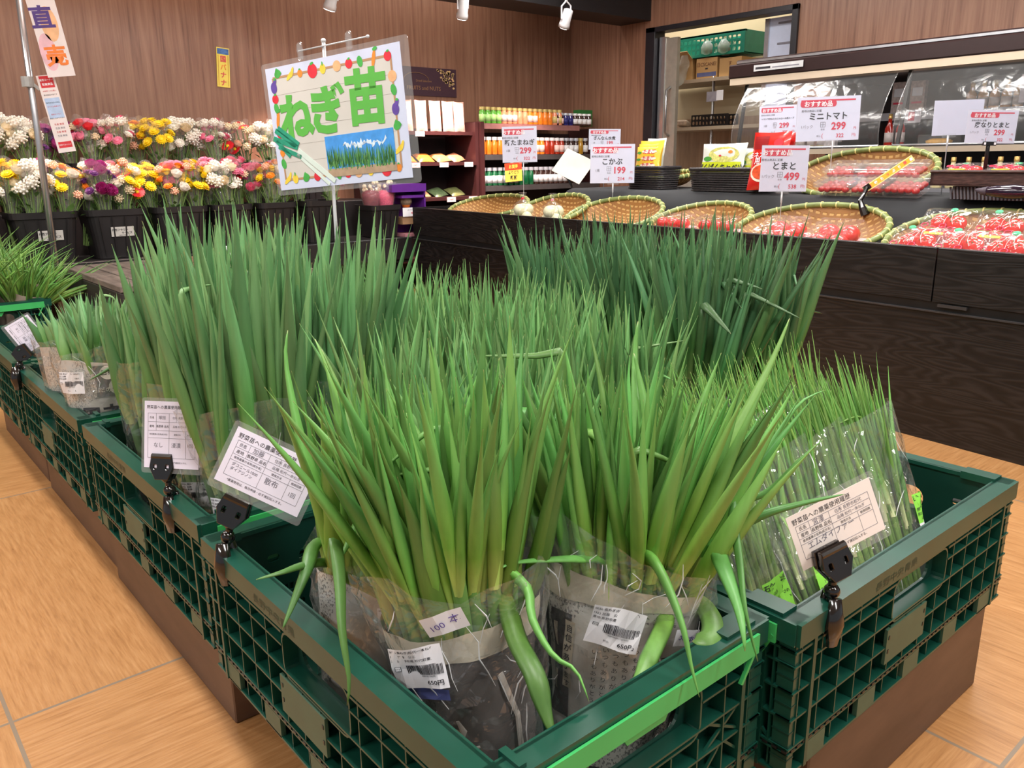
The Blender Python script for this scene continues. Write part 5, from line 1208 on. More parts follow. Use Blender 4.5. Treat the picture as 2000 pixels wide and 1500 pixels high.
def basket(t, o, z, rx, ry, tilt, label, depth=.07, rot=0):
    """round shallow bamboo basket leaning back towards the riser"""
    M_ = CT @ Matrix.Translation((o, t, z)) @ Matrix.Rotation(rot, 4, 'Z') @ Matrix.Rotation(-tilt, 4, 'Y')
    e = empty('bamboo_basket', (0, 0, 0), label, 'basket', 'green-rimmed bamboo baskets on the counter', basis=M_)
    mb = MB(); vs = []; uvs = []; n, k = 40, 12
    for j in range(k+1):
        q = j/k
        for i in range(n):
            a = 2*math.pi*i/n; vs.append((ry*q*math.cos(a), rx*q*math.sin(a), -depth*(1-q**3.2)))
    fs = []
    for j in range(k):
        for i in range(n):
            i2 = (i+1) % n; fs.append((j*n+i, j*n+i2, (j+1)*n+i2, (j+1)*n+i))
            g = lambda p: (vs[p][1]*3.2, vs[p][0]*3.2)
            uvs.append([g(p) for p in fs[-1]])
    mb.add(vs, fs, weave(), uvs)
    vs2 = [(x*1.01, y*1.01, z_-.004) for x, y, z_ in vs]; mb.add(vs2, [tuple(reversed(f)) for f in fs], weave(), uvs)
    mb.build('woven_bowl', e, True)
    mb = MB(); pts = [(ry*math.cos(a), rx*math.sin(a), .002) for a in [2*math.pi*i/48 for i in range(49)]]; mb.tube(pts, .0105, green_b, 8, 1.0, False); mb.build('rim', e, True)
    mb = MB()
    for i in range(30):
        a = 2*math.pi*i/30; c = V((ry*math.cos(a), rx*math.sin(a), .002)); d = V((-ry*math.sin(a), rx*math.cos(a), 0)).normalized()
        mb.tube([c-d*.0022, c+d*.0022], .0122, tie, 8)
    mb.build('cane_ties', under(e, 'rim'), True); return e
def bask_px(x0, x1, ytop, o_c, z_c, label, ry=.18, otop=.40, **k):
    a, b = cl_(x0, ytop+40, o_c), cl_(x1, ytop+40, o_c); rx = abs(a.y-b.y)/2; top = cl_((x0+x1)/2, ytop, otop)
    t = (a.y+b.y)/2; dz = top.z-z_c; do = otop-o_c; tilt = math.atan2(dz, do); return basket(t, o_c, z_c, rx, math.hypot(dz, do), tilt, label, **k)
bask_px(895, 1016, 380, .24, .56, 'bamboo basket at the far end of the counter, next to the nut rack')
bask_px(1016, 1132, 379, .24, .56, 'bamboo basket behind the two knotted vegetable bags')
bask_px(1120, 1280, 385, .24, .56, 'empty-looking bamboo basket under the 199 yen sign')
bask_px(1286, 1452, 395, .24, .56, 'bamboo basket holding pink trays, left of the 499 yen sign')
bask_px(1446, 1728, 399, .23, .555, 'wide bamboo basket under the 499 yen sign with packs of big tomatoes', depth=.08)
bask_px(1742, 2080, 412, .23, .555, 'bamboo basket under the printed tomato bags at the picture edge', depth=.08)
bask_px(1560, 1826, 292, .66, .74, 'large bamboo basket standing on the cloth with packs of cherry tomatoes', otop=.80, depth=.085)
bask_px(1275, 1345, 335, .8, .72, 'small bamboo basket half hidden behind the black wicker baskets', otop=.92, depth=.05)

# ---------------------------------------------------------------- tomatoes and packs
tom = plain('tomato_red', S(214, 44, 34), .22, .1, 8, coat=.5); tomp = plain('pinkish_tomato', S(214, 54, 50), .3, .1, 8, coat=.3); che = plain('cherry_tomato_red', S(190, 24, 24), .15, .12, 20, coat=.6)
calyx = plain('tomato_calyx', S(70, 130, 60), .6, .2, 60)
bagf_ = film('produce_bag_film', (1, 1, 1), .03, .3, .1, 14, .6, .05)
foam = plain('pink_tray', S(238, 180, 180), .6, .05)
def obj_at(name, o, t, z, label, cat, grp=None, rot=0, tilt=0, roll=0):
    M_ = CT @ Matrix.Translation((o, t, z)) @ Matrix.Rotation(rot, 4, 'Z') @ Matrix.Rotation(-tilt, 4, 'Y') @ Matrix.Rotation(roll, 4, 'X')
    return empty(name, (0, 0, 0), label, cat, grp, basis=M_)
def tomato(mb, x, y, z, r, m=None, cal=True):
    m = m or tom; mb.lathe([(max(.0006, math.sin(a)*r*(1+.05*math.sin(2*a))), -math.cos(a)*r*.82) for a in [math.pi*i/9 for i in range(10)]], m, 14, T=Matrix.Translation((x, y, z)))
    if cal:
        for k in range(5): mb.bar((x, y, z+r*.8), (x+r*.5*math.cos(k*1.26), y+r*.5*math.sin(k*1.26), z+r*.72), .003, .001, calyx)
def boxfilm(mb, a, b, m, r=.006):
    vs, fs = plate(rrect(a[0], a[1], b[0], b[1], r), [], b[2]-a[2], .003); mb.add([(v[0], v[1], v[2]+(a[2]+b[2])/2) for v in vs], fs, m)
def tomato_pack(o, t, z, label, n=(2, 2), r=.03, tilt=.4, m=None, tray=True, grp='film-wrapped tomato packs in the bamboo baskets', dy=.072, dx=.062):
    e = obj_at('tomato_pack', o, t, z, label, 'tomato pack', grp, tilt=tilt)
    W, D = n[1]*dy+.012, n[0]*dx+.012
    if tray: mb = MB(); boxfilm(mb, (-D/2, -W/2, 0), (D/2, W/2, .008), foam); mb.build('tray', e)
    for i in range(n[0]):
        for j in range(n[1]):
            mb = MB(); tomato(mb, (i-(n[0]-1)/2)*dx, (j-(n[1]-1)/2)*dy, .01+r*.82, r, m or tomp); mb.build('tomato', e, True)
    mb = MB(); boxfilm(mb, (-D/2-.003, -W/2-.003, -.002), (D/2+.003, W/2+.003, .012+r*1.72), bagf_, .012); mb.build('film', e); return e
for i, (x, y) in enumerate([(1310, 438), (1395, 444)]):
    p = cl_(x, y, .11); tomato_pack(.13, p.y, .525, 'tray of small pink tomatoes behind the counter rim, %s of two in its basket' % ('further' if i == 0 else 'nearer'), (1, 3), .026, .3, tray=True, dy=.056)
for i, (x, y, nm_) in enumerate([(1530, 452, 'left'), (1630, 458, 'right')]):
    p = cl_(x, y, .13); tomato_pack(.14, p.y, .505, 'shiny film pack of big red tomatoes in the wide basket, %s one' % nm_, (2, 2), .036, .42, m=tomp)
# cherry tomatoes in clear clamshells on the raised basket
def cherry(o, t, z, label, tilt):
    e = obj_at('cherry_tomato_pack', o, t, z, label, 'cherry tomato pack', 'clear boxes of cherry tomatoes in the raised basket', tilt=tilt)
    rr = random.Random(int(t*100))
    for i in range(3):
        for j in range(5):
            mb = MB(); tomato(mb, (i-1)*.026, (j-2)*.025, .017+rr.uniform(0, .004), .0135, che, False); mb.build('tomato', e, True)
    mb = MB(); boxfilm(mb, (-.045, -.068, .0), (.045, .068, .034), clearp, .01); boxfilm(mb, (-.05, -.074, .034), (.05, .074, .045), clearp, .012); mb.build('clear_box', e); return e
for i, (x, y, o, z, row) in enumerate([(1638, 368, .52, .67, 'lower'), (1705, 368, .52, .67, 'lower'), (1772, 366, .52, .67, 'lower'), (1654, 338, .64, .72, 'upper'), (1714, 338, .64, .72, 'upper'), (1772, 338, .64, .72, 'upper')]):
    p = cl_(x, y, o); cherry(o, p.y, z+.004, 'clear box of cherry tomatoes in the raised basket, %s row, %s' % (row, ('left', 'middle', 'right')[i % 3]), .35)
# printed tomato bags
def tomato_bag(o, t, z, label, w=.17, h=.15, tilt=.9, n=5):
    e = obj_at('tomato_bag', o, t, z, label, 'tomato bag', 'printed clear bags of tomatoes', tilt=tilt)
    r = random.Random(int(t*77+o*31))
    for k in range(n):
        mb = MB(); tomato(mb, -h*.22+.052*(k//3)+r.uniform(-.004, .004), (-w*.3+w*.3*(k % 3))+.02*(k//3), .028, .028, tom); mb.build('tomato', e, True)
    mb = MB(); pillow(mb, Matrix.Translation((0, 0, .027)) @ Matrix.Rotation(math.pi/2, 4, 'Z'), w, h, .034, bagf_, 10); mb.build('clear_bag', e, True)
    mb = MB(); pk = plain('bag_print_pink', S(232, 60, 100), .5); yl = plain('bag_print_yellow', S(214, 206, 40), .5); wl = plain('bag_print_white', S(196, 180, 178), .5)
    for k in range(4):
        c = (-h*.22+.012*(k % 2), -w*.26+k*w*.16, .061); mb.tube([(c[0]+.008*math.cos(a), c[1]+.010*math.sin(a), c[2]) for a in [math.pi*i/5 for i in range(11)]], .0016, pk, 5)
    mb.box((-h*.36, -w*.18, .056), (-h*.30, w*.16, .058), yl)
    for k in range(4): mb.tube([(h*.3, -w*.1+k*.006, .05), (h*.05, -w*.18+k*w*.1, .062), (-h*.1, -w*.26+k*w*.16, .063)], .0009, wl, 5)
    mb.ball((h*.34, w*(.1 if r.random() < .5 else -.1), .052), .008, plain('bag_print_green', S(60, 190, 130), .5), 8, 5, (1, 1.5, .4)); mb.build('bag_print', e); return e
for i, (x, y, o, z, lab) in enumerate([(1790, 470, .10, .52, 'printed tomato bag at the left end of the near row'), (1880, 476, .10, .52, 'printed tomato bag in the middle of the near row'), (1968, 484, .10, .52, 'printed tomato bag in the near row at the picture edge'), (1850, 436, .25, .565, 'printed tomato bag lying behind the near row with dark film top'), (1960, 440, .25, .565, 'printed tomato bag behind, at the picture edge')]):
    p = cl_(x, y, o); tomato_bag(o, p.y, z, lab, tilt=.75)
# brown cane trays
cane = streak('dark_brown_cane', [S(40, 24, 22), S(66, 42, 38), S(90, 62, 56)], .4, 30, (1, 1, 6), .3)
p0, p1 = cl_(1822, 335, .42), cl_(2060, 335, .42)
e = obj_at('cane_tray', .55, (p0.y+p1.y)/2, .735, 'flat dark brown cane tray on a ribbed stand at the picture edge', 'tray'); L = abs(p0.y-p1.y)
mb = MB(); mb.box((-.14, -L/2, -.03), (-.13, L/2, .012), cane); mb.box((.13, -L/2, -.03), (.14, L/2, .012), cane); mb.box((-.14, -L/2, -.03), (.14, -L/2+.01, .012), cane); mb.box((-.14, L/2-.01, -.03), (.14, L/2, .012), cane); mb.box((-.14, -L/2, -.032), (.14, L/2, -.027), cane)
for s in (-1, 1): mb.tube([(s*.142, -L/2, .012), (s*.142, L/2, .012)], .005, cane, 8)
mb.build('tray', e)
mb = MB(); mb.box((-.11, -L/2+.02, -.075), (.11, L/2-.06, -.034), cane)
for k in range(26): mb.bar((-.112, -L/2+.02+k*(L-.08)/25, -.074), (-.112, -L/2+.026+k*(L-.08)/25, -.036), .005, .004, greyink)
mb.build('ribbed_stand', e)
for i, (x, lab) in enumerate([(1870, 'tomato bag on the brown cane tray, left one'), (1955, 'tomato bag on the brown cane tray under the white 299 yen sign')]):
    p = cl_(x, 325, .45); tomato_bag(.50, p.y, .708, lab, .15, .13, .25)
p = cl_(1975, 350, .38); e = obj_at('eggplant', .37, p.y, .69, 'dark purple eggplant lying in front of the brown cane tray', 'eggplant')
mb = MB(); mb.tube([(0, -.075, 0), (0, -.06, 0), (0, -.02, 0), (0, .03, 0), (0, .06, 0), (0, .072, 0)], [.004, .016, .022, .018, .013, .009], plain('eggplant_skin', S(28, 16, 36), .12, .2, coat=.8), 12); mb.build('body', e, True)
mb = MB(); mb.tube([(0, .058, 0), (0, .075, 0), (0, .095, .004)], [.0145, .011, .003], plain('eggplant_calyx', S(70, 60, 70), .6), 8); mb.build('stem', e, True)
# knotted bags
for i, (x, y, r, lab) in enumerate([(1018, 408, .058, 'round clear bag of pale vegetables knotted with a red and white tie'), (1076, 420, .06, 'second round clear bag with a pink knot, in front of the second basket')]):
    p = cl_(x, y, .12); e = obj_at('vegetable_bag', .13, p.y, .50, lab, 'vegetable bag')
    for k in range(6): mb = MB(); mb.ball((.024*math.cos(k*2.4), .026*math.sin(k*2.4), .032+.035*(k//3)), .029, plain('turnip_white', S(226, 222, 186), .4, .15, 14), 12, 8); mb.build('turnip', e, True)
    mb = MB(); mb.lathe([(.02, 0), (r*.9, .02), (r, .055), (r*.8, .09), (r*.3, .112), (.006, .12), (.008, .125), (.02, .148), (.018, .150)], bagf_, 22); mb.build('clear_bag', e, True)
    mb = MB(); mb.tube([(-.012, -.01, .12), (0, 0, .122), (.012, .01, .12)], .005, plain('tie_red', S(220, 40, 60), .5) if i == 0 else plain('tie_pink', S(230, 150, 170), .5), 8); mb.build('tie', e)
# black wicker baskets and packs on the riser
wick = streak('black_wicker', [S(24, 22, 24), S(44, 40, 42), S(62, 56, 58)], .45, 60, (1, 1, 3), .5)
def wicker(x0, x1, y0, y1, o, label):
    a, b = cl_(x0, y0, o), cl_(x1, y1, o); L = abs(a.y-b.y); H = a.z-.66; t = (a.y+b.y)/2
    e = obj_at('wicker_basket', o+.07, t, .661, label, 'basket'); mb = MB(); rows = 11
    pts = lambda k: rrect(-.07+.012-.012*k, -L/2+.012-.012*k, .07-.012+.012*k, L/2-.012+.012*k, .02, 3)
    for j in range(rows):
        k = j/(rows-1); z = H*k; pp = pts(k); pp.append(pp[0]); n = 60; out = []
        per = []
        for q in range(len(pp)-1):
            m__ = max(1, int((V(pp[q+1])-V(pp[q])).length/.008)) if True else 1
            for s in range(m__): per.append((pp[q][0]+(pp[q+1][0]-pp[q][0])*s/m__, pp[q][1]+(pp[q+1][1]-pp[q][1])*s/m__))
        out = [(x*(1+.018*(1 if (i+j) % 2 else -1)), y*(1+.008*(1 if (i+j) % 2 else -1)), z+.003) for i, (x, y) in enumerate(per)]; out.append(out[0]); mb.tube(out, H/rows*.52, wick, 5, 1, False)
    mb.build('woven_side', e, True)
    mb = MB(); pp = pts(1.05); pp.append(pp[0]); mb.tube([(x, y, H) for x, y in pp], .006, wick, 8, 1, False); mb.build('rim', e, True)
    mb = MB(); mb.box((-.06, -L/2+.012, .0), (.06, L/2-.012, .005), wick); mb.build('base', e); return e
wicker(1344, 1482, 331, 372, .50, 'long black wicker basket with lime and white noodle salad packets')
wicker(1222, 1290, 328, 366, .56, 'black wicker basket behind the 199 yen sign with yellow packets')
def packet(x0, y0, x1, y1, o, label, base_, fn, cat='packet', grp=None, ztilt=.15, name='food_packet'):
    a, b = cl_(x0, y0, o), cl_(x1, y1, o); w, h = abs(a.y-b.y), a.z-b.z; T = CT @ Matrix.Translation((o, (a.y+b.y)/2, (a.z+b.z)/2)) @ Matrix.Rotation(-math.pi/2, 4, 'Z') @ Matrix.Rotation(math.pi/2-ztilt, 4, 'X')
    e = empty(name, (0, 0, 0), label, cat, grp, basis=T); mb = MB(); pillow(mb, Matrix.Identity(4), w, h, .016, base_, 10); mb.build('pouch', e, True)
    mb = MB(); fn(mb, w, h); wf = lambda p: V((p[0], p[1], p[2]+.016*max(0, (1-(2*p[0]/w)**4)*(1-(2*p[1]/h)**4))**.6+.0006)); mb.build('printed_front', e, warp=wf)
def g_(mb, x0, y0, x1, y1, m, z=0): mb.add(*grid(x0, y0, x1, y1, z, 8, 5), m)
def blob(mb, x, y, rx, ry, m, z): n = 14; mb.add([(x+rx*math.cos(t), y+ry*math.sin(t), z) for t in [2*math.pi*k/n for k in range(n)]], [tuple(range(n))], m)
lime_ = plain('lime_print', S(200, 214, 40), .4, .05); salad = plain('salad_print', S(206, 206, 120), .4, .3, 80); paleb = plain('pale_pack', S(216, 222, 214), .3, .05, coat=.4); grn_ = plain('leaf_print', S(70, 150, 60), .5)
def noodle(mb, w, h):
    g_(mb, -w*.44, -h*.46, w*.44, -h*.12, lime_); blob(mb, w*.05, h*.12, w*.34, h*.26, salad, .0006); blob(mb, -w*.3, -h*.02, w*.1, h*.08, grn_, .0012)
    blob(mb, w*.2, h*.2, w*.05, h*.05, pc['orange'], .0012); blob(mb, -w*.02, h*.08, w*.03, h*.03, pc['red'], .0012)
    mb.text('ぱくぱくキャベツ', w*.13, (0, -h*.3, .0014), ink, .02)
packet(1372, 281, 1455, 340, .55, 'pale noodle cabbage packet with lime band in the long wicker basket', paleb, noodle)
packet(1448, 290, 1500, 345, .58, 'second noodle cabbage packet, partly behind the red pouch', paleb, noodle)
yl_ = plain('yellow_pack', S(238, 198, 60), .35, .06, coat=.3)
def yp(mb, w, h):
    for k in range(3): blob(mb, w*.1, h*(.3-.26*k), w*.3, h*.07, plain('pack_white', S(244, 232, 214), .5), .0006); blob(mb, -w*.3, h*(.25-.26*k), w*.1, h*.05, grn_, .0008); mb.text('たまご', w*.16, (w*.1, h*(.3-.26*k), .001), redink, .02)
for i in range(3): packet(1243+i*3, 287-i*6, 1289+i*2, 338, .60+.022*i, 'yellow packet with red letters in the wicker basket, %s' % ('front', 'middle', 'rear')[i], yl_, yp, grp='yellow packets in the wicker basket')
packet(1262, 270, 1296, 345, .72, 'small white picture card standing behind the yellow packets', paleb, lambda mb, w, h: (g_(mb, -w*.4, h*.2, w*.4, h*.4, plain('card_blue', S(90, 110, 160), .5)), blob(mb, -w*.2, -h*.1, w*.15, h*.2, pc['orange'], .001)), 'card', name='picture_card')
redp = plain('red_pouch', S(206, 36, 30), .25, .06, coat=.5)
def rp(mb, w, h):
    g_(mb, -w*.42, h*.2, -w*.02, h*.42, plain('pouch_dark_red', S(150, 20, 24), .4)); blob(mb, -w*.1, -h*.2, w*.3, h*.16, plain('bowl_print', S(240, 220, 200), .5), .0006); blob(mb, -w*.1, -h*.19, w*.25, h*.12, plain('soup_print', S(214, 80, 40), .5, .3, 60), .0012)
    mb.text('ミネストローネ', w*.14, (0, h*.1, .0014), white, .02); mb.text('用スープ', w*.16, (0, 0, .0014), white, .02); blob(mb, w*.25, h*.3, w*.12, h*.07, pc['red'], .0012)
for i in range(2): packet(1470+i*14, 258+i*2, 1534+i*10, 374, .50+.04*i, ('red soup pouch standing half behind the 499 yen sign', 'second red soup pouch directly behind the first')[i], redp, rp, grp=None)
# ---------------------------------------------------------------- price signs
signp = plain('price_sign_paper', S(214, 216, 236), .4, .02, 30); redb = plain('price_sign_red', S(206, 52, 78), .45, .05)
def price_sign(box, o, label, name, price, tax, unit='1袋', nsize=.15, rod=None, dx=0, back=None, zb=None, tiltpx=0, clip=False):
    x0, y0, x1, y1 = box; vp = (cp((x0+x1)/2, (y0+y1)/2, o), HF)
    a, b, c = P(x0, y0+tiltpx, pl=vp), P(x1, y0, pl=vp), P(x0+dx, y1+tiltpx, pl=vp)
    w, h = (b-a).length, (c-a).length; T = frame(a+(b-a)/2+(c-a)/2, b-a, a-c); e = empty('price_sign', (0, 0, 0), label, 'price sign', basis=T)
    mb = MB(); mb.box((-w/2, -h/2, -.0012), (w/2, h/2, .0), signp)
    z = .0008
    if name:
        pv, pf = plate(rrect(-w*.45, h*.27, w*.12, h*.42, h*.06), [], .0004); mb.add([(v[0], v[1], v[2]+.0003) for v in pv], pf, redb)
        mb.box((-w*.44, h*.40, .0001), (w*.42, h*.435, .0004), redb); mb.text('おすすめ品', h*.135, (-w*.165, h*.342, z), white, .03)
        mb.text('産地は商品に記載', h*.06, (-w*.27, h*.19, z), ink); k = min(1, .8*w/(glyphs(name, .02)[2]*nsize*h*1.15))
        mb.text(name, nsize*h*1.25*k, (0, h*.06, z), ink, .02); mb.text(price, h*.23, (w*.17, -h*.17, z), redb, .03); mb.text('円', h*.07, (w*.43, -h*.23, z), redb)
        mb.text(tax, h*.125, (w*.2, -h*.39, z), redb, .015); mb.text('(', h*.13, (-w*.08, -h*.39, z), redb); mb.text('円)', h*.08, (w*.42, -h*.39, z), redb)
        mb.text(unit, h*.085, (-w*.33, -h*.17, z), greyink)
        x_, y_ = -w*.08, -h*.13; s_ = h*.055
        for u in (-1, 0, 1): mb.box((x_+u*s_-.0006, y_-s_, .0003), (x_+u*s_+.0006, y_+s_, .0006), greyink); mb.box((x_-s_, y_+u*s_-.0006, .0003), (x_+s_, y_+u*s_+.0006, .0006), greyink)
        mb.text('本体', h*.05, (x_, -h*.24, z), greyink); mb.text('税込', h*.05, (x_-w*.06, -h*.39, z), greyink)
    mb.build('printed_card', e)
    vs, fs = plate(rrect(-w/2-.002, -h/2-.002, w/2+.002, h/2+.002, .003), [], .0006); mb = MB(); mb.add([(v[0], v[1], v[2]+.0022) for v in vs], fs, film('sign_cover_film', (1, 1, 1), .015, .2, .06, 4, .05)); mb.build('clear_cover', e)
    if rod or zb is not None:
        inv = T.inverted(); top = T @ V((w*(rod or 0), -h/2+.004, -.004)); bot = V((top.x, top.y, zb if zb is not None else .46)); ctr = inv @ top
        m_ = black if clip else pm
        mb = MB(); mb.cbox((ctr.x, -h/2-.001, .001), (w*.26, .012, .008), clearp if not clip else black)
        if clip:
            for s in (-1, 1): mb.cbox((ctr.x+s*w*.1, -h/2-.001, .0056), (.006, .007, .001), white)
        mb.build('holder', e); mb = MB(); mb.tube([ctr, ctr*.8+(inv @ bot)*.2, ctr*.78+(inv @ bot)*.22, inv @ bot], [.0035, .0035, .0018, .0018] if not clip else .006, m_, 8); mb.build('rod', e, True)
    return e
price_sign((982, 246, 1050, 316), .28, 'price sign for new onions reading 299 and 322 above the far baskets', '新たまねぎ', '299', '322', '1袋', rod=.1, zb=.47, tiltpx=2, dx=-2)
price_sign((1150, 252, 1212, 292), .62, 'half hidden slanted price sign reading 199 behind another 199 yen sign', 'ぎんなん水煮', '199', '214', '1袋', zb=.662)
price_sign((1153, 281, 1240, 357), .40, 'price sign for small turnips reading 199 and 214', 'こかぶ', '199', '214', '1束', rod=.02, zb=.47, tiltpx=1)
price_sign((1483, 204, 1556, 262), .72, 'narrow price sign for tomato soup reading 299, left of the large 299 sign', 'トマトで作るミネストローネ用スープ', '299', '322', '1袋', zb=.662, tiltpx=4)
price_sign((1556, 186, 1680, 272), .62, 'largest price sign, for mini tomatoes reading 299, above the raised basket', 'ミニトマト', '299', '322', '1パック', rod=.1, zb=.662, tiltpx=5)
price_sign((1486, 284, 1579, 374), .30, 'price sign for tomatoes reading 499 and 538', 'とまと', '499', '538', '1パック', rod=.0, zb=.47, tiltpx=0, dx=-1)
price_sign((1888, 216, 1986, 280), .50, 'price sign for tomatoes on the vine on a black clip reading 299', '房なりとまと', '299', '322', '1パック', rod=.0, zb=.74, tiltpx=-1, clip=True)
price_sign((1823, 194, 1920, 262), .66, 'blank bluish back of a sign behind the vine tomato sign', None, '', '', zb=.665, rod=-.15, tiltpx=3)
# yellow red tag, slanted white card, yellow strip on black clip
a, b, c = P(984, 320, Y=4.428), P(1017, 317, Y=4.428), P(989, 356, Y=4.428); T = frame(a+(b-a)/2+(c-a)/2, b-a, a-c); w, h = (b-a).length, (c-a).length
mb = MB(); mb.box((-w/2, -h/2, -.001), (w/2, h/2, 0), yel); mb.box((-w/2, h*.12, 0), (w/2, h/2, .0006), plain('tag_orange_red', S(232, 74, 44), .5)); mb.text('お買得', h*.22, (0, h*.31, .001), yel, .02); mb.text('よりどり', h*.2, (0, 0, .001), ink, .01); mb.text('新鮮', h*.26, (0, -h*.28, .001), ink, .02)
e = empty('hanging_tag', (0, 0, 0), 'small yellow and red tag on a jar shelf edge below the 299 yen onion sign', 'tag', basis=T); o = mb.build('printed_card', e); mb = MB(); mb.tube([(0, h/2, 0), (0, h/2, -.025)], .002, white, 5); mb.build('holder', e)
d = (cp(1110, 330, .55)-CP).dot(CF); a, b, c = P(1118, 299, pl=dplane(d)), P(1165, 322, pl=dplane(d-.05)), P(1075, 327, pl=dplane(d)); T = frame(a+(b-a)/2+(c-a)/2, b-a, a-c); w, h = (b-a).length*1.15, (c-a).length*1.1
e = empty('form_card', (0, 0, 0), 'slanted blank white card on a black clip behind the small turnip sign', 'form card', basis=T); mb = MB(); mb.box((-w/2, -h/2, -.001), (w/2, h/2, .001), plain('cream_card', S(206, 202, 190), .35, .04)); mb.build('card', e)
inv = T.inverted(); q = [inv @ P(x, y, pl=dplane(d)) for x, y in ((1108, 345), (1116, 362), (1122, 385), (1128, 400))]; mb = MB(); mb.tube(q, [.008, .005, .006, .010], MATS['glossy_black_plastic'], 8); mb.cbox(q[0], (.03, .02, .012), MATS['glossy_black_plastic']); mb.build('clip', e)
d = (cp(1690, 380, .38)-CP).dot(CF); T = frame(P(1738, 338, pl=dplane(d)), P(1775, 312, pl=dplane(d))-P(1700, 362, pl=dplane(d)), CU); inv = T.inverted(); L = (P(1784, 308, pl=dplane(d))-P(1693, 368, pl=dplane(d))).length
e = empty('clip_tag', (0, 0, 0), 'slanting yellow strip tag on a black clip in front of the cherry tomatoes', 'tag', basis=T); mb = MB(); mb.box((-L/2, -.011, -.0008), (L/2, .011, .0008), plain('pale_yellow_card', S(240, 226, 150), .35)); mb.box((-L/2+.004, -.008, .0008), (L/2-.004, .008, .0012), plain('amber_print', S(232, 170, 40), .4))
for k, ch in enumerate('甘味たっぷり国産'): mb.text(ch, .012, (-L/2+.014+k*(L-.024)/7, 0, .0016), redink if k % 3 == 0 else white, .03)
mb.build('printed_strip', e); q = [inv @ P(x, y, pl=dplane(d)) for x, y in ((1693, 366), (1688, 378), (1680, 392), (1684, 405), (1690, 420))]; mb = MB(); mb.tube(q, [.009, .006, .008, .012, .016], MATS['glossy_black_plastic'], 8); mb.cbox(q[0], (.022, .018, .012), MATS['glossy_black_plastic']); mb.build('clip', e)
# ================================================================ refrigerated case by the right wall
cb_ = plain('case_brown_metal', S(48, 32, 32), .3, .08, metal=.2); cg = plain('case_dark_grey', S(38, 38, 43), .45, .1); strip = plain('case_light_cover', S(196, 178, 156), .4, .03); shm = plain('case_shelf_grey', S(150, 150, 156), .3, .06, metal=.4)
Y0c, Y1c, XF = -.6, 2.58, 3.60
e = empty('display_case', (0, 0, 0), 'open brown refrigerated case with curved clear fronts, bottles and packs, along the wooden wall', 'display case')
mb = MB(); mb.box((XF, Y0c, 1.175), (4.66, Y1c, 1.24), cb_); mb.box((XF+.03, Y0c, 1.24), (4.66, Y1c-.02, 1.262), steel); mb.build('canopy', e, bevel=.006)
mb = MB(); mb.box((XF+.004, Y0c, 1.145), (XF+.10, Y1c-.01, 1.175), strip); mb.build('lamp_cover', e)
l = area('case_light', (XF+.16, 1.0, 1.165), .06, 2.8, 5, (1, .97, .95)); l.data.shape = 'RECTANGLE'
mb = MB(); T = frame((XF-.0065, 2.30, 1.212), (0, -1, 0), (0, 0, 1)); mb.box((-.13, -.014, 0), (.13, .014, .0015), plain('case_badge', S(196, 196, 198), .4)); mb.box((-.12, -.006, .0015), (-.04, .004, .002), ink); mb.box((-.03, -.005, .0015), (.11, .0, .002), greyink); mb.build('name_plate', e, T=T)
mb = MB(); mb.box((4.58, Y0c, .1), (4.66, Y1c, 1.175), cg); mb.build('back_panel', e)
mb = MB(); mb.box((3.62, Y0c, 0), (4.6, Y1c, .60), cg); mb.build('base_tank', e)
for z, x0 in ((.845, 4.05), (1.0, 4.2)):
    mb = MB(); mb.box((x0, Y0c, z-.012), (4.58, Y1c, z), shm); mb.box((x0-.006, Y0c, z-.03), (x0, Y1c, z+.006), strip if z < .9 else shm); mb.build('shelf', e)
mb = MB(); mb.box((3.78, Y0c, .60), (4.58, Y1c, .66), shm); mb.build('shelf', e)
arm = plain('black_arm', S(16, 16, 18), .35)
for y in (2.5, 1.70, .9): mb = MB(); mb.bar((XF+.05, y, 1.15), (XF-.01, y+.01, .70), .012, .014, arm, (0, 1, 0)); mb.build('support_arm', e)
def cur(y0, y1, nm_):
    mb = MB(); pts = []
    for j in range(13):
        s = j/12; pts.append((XF+.02-.12*math.sin(s*math.pi*.62), 1.14-.30*s))
    vs = [(x, y, z) for x, z in pts for y in (y0, y1)]; fs = [(2*j, 2*j+1, 2*j+3, 2*j+2) for j in range(12)]; mb.add(vs, fs, film('case_curtain_film', (1, 1, 1), .05, .5, .16, 9, .35))
    for y in (y0, y1): mb.tube([(x, y, z) for x, z in pts], .0022, clearp, 6)
    mb.tube([(pts[-1][0], y0, pts[-1][1]), (pts[-1][0], y1, pts[-1][1])], .006, steel, 8); mb.build('curved_front', e, True)
cur(1.74, 2.47, 'a'); cur(.93, 1.68, 'b'); cur(.1, .88, 'c')
# goods
BC = dict(amber=S(206, 150, 90), red=S(176, 40, 30), pale=S(214, 200, 150), greenb=S(120, 140, 60))
def bottle(x, y, z, h, r, c, label, grp):
    key = ('bt', h, r, c)
    if key in _bl: o = copy_tree(_bl[key], label, grp); o.location = (x, y, z); return
    e = empty('sauce_bottle', (x, y, z), label, 'bottle', grp); mb = MB(); mb.lathe([(r*.95, 0), (r, .004), (r, h*.55), (r*.45, h*.72), (r*.38, h*.86)], plain('bottle_'+c, BC[c], .1, .15, 20, coat=.8, spec=.8), 14); mb.build('glass_body', e, True)
    mb = MB(); mb.lathe([(r*.44, h*.85), (r*.46, h*.87), (r*.42, h), (r*.3, h)], plain('bottle_cap_gold', S(220, 180, 110), .3, metal=.5), 12); mb.build('cap', e, True)
    mb = MB(); mb.lathe([(r*1.015, h*.12), (r*1.015, h*.42)], plain('bottle_label_'+c, S(216, 204, 200), .5, .1, 60), 14); mb.build('paper_label', under(e, 'glass_body'), True); _bl[key] = e
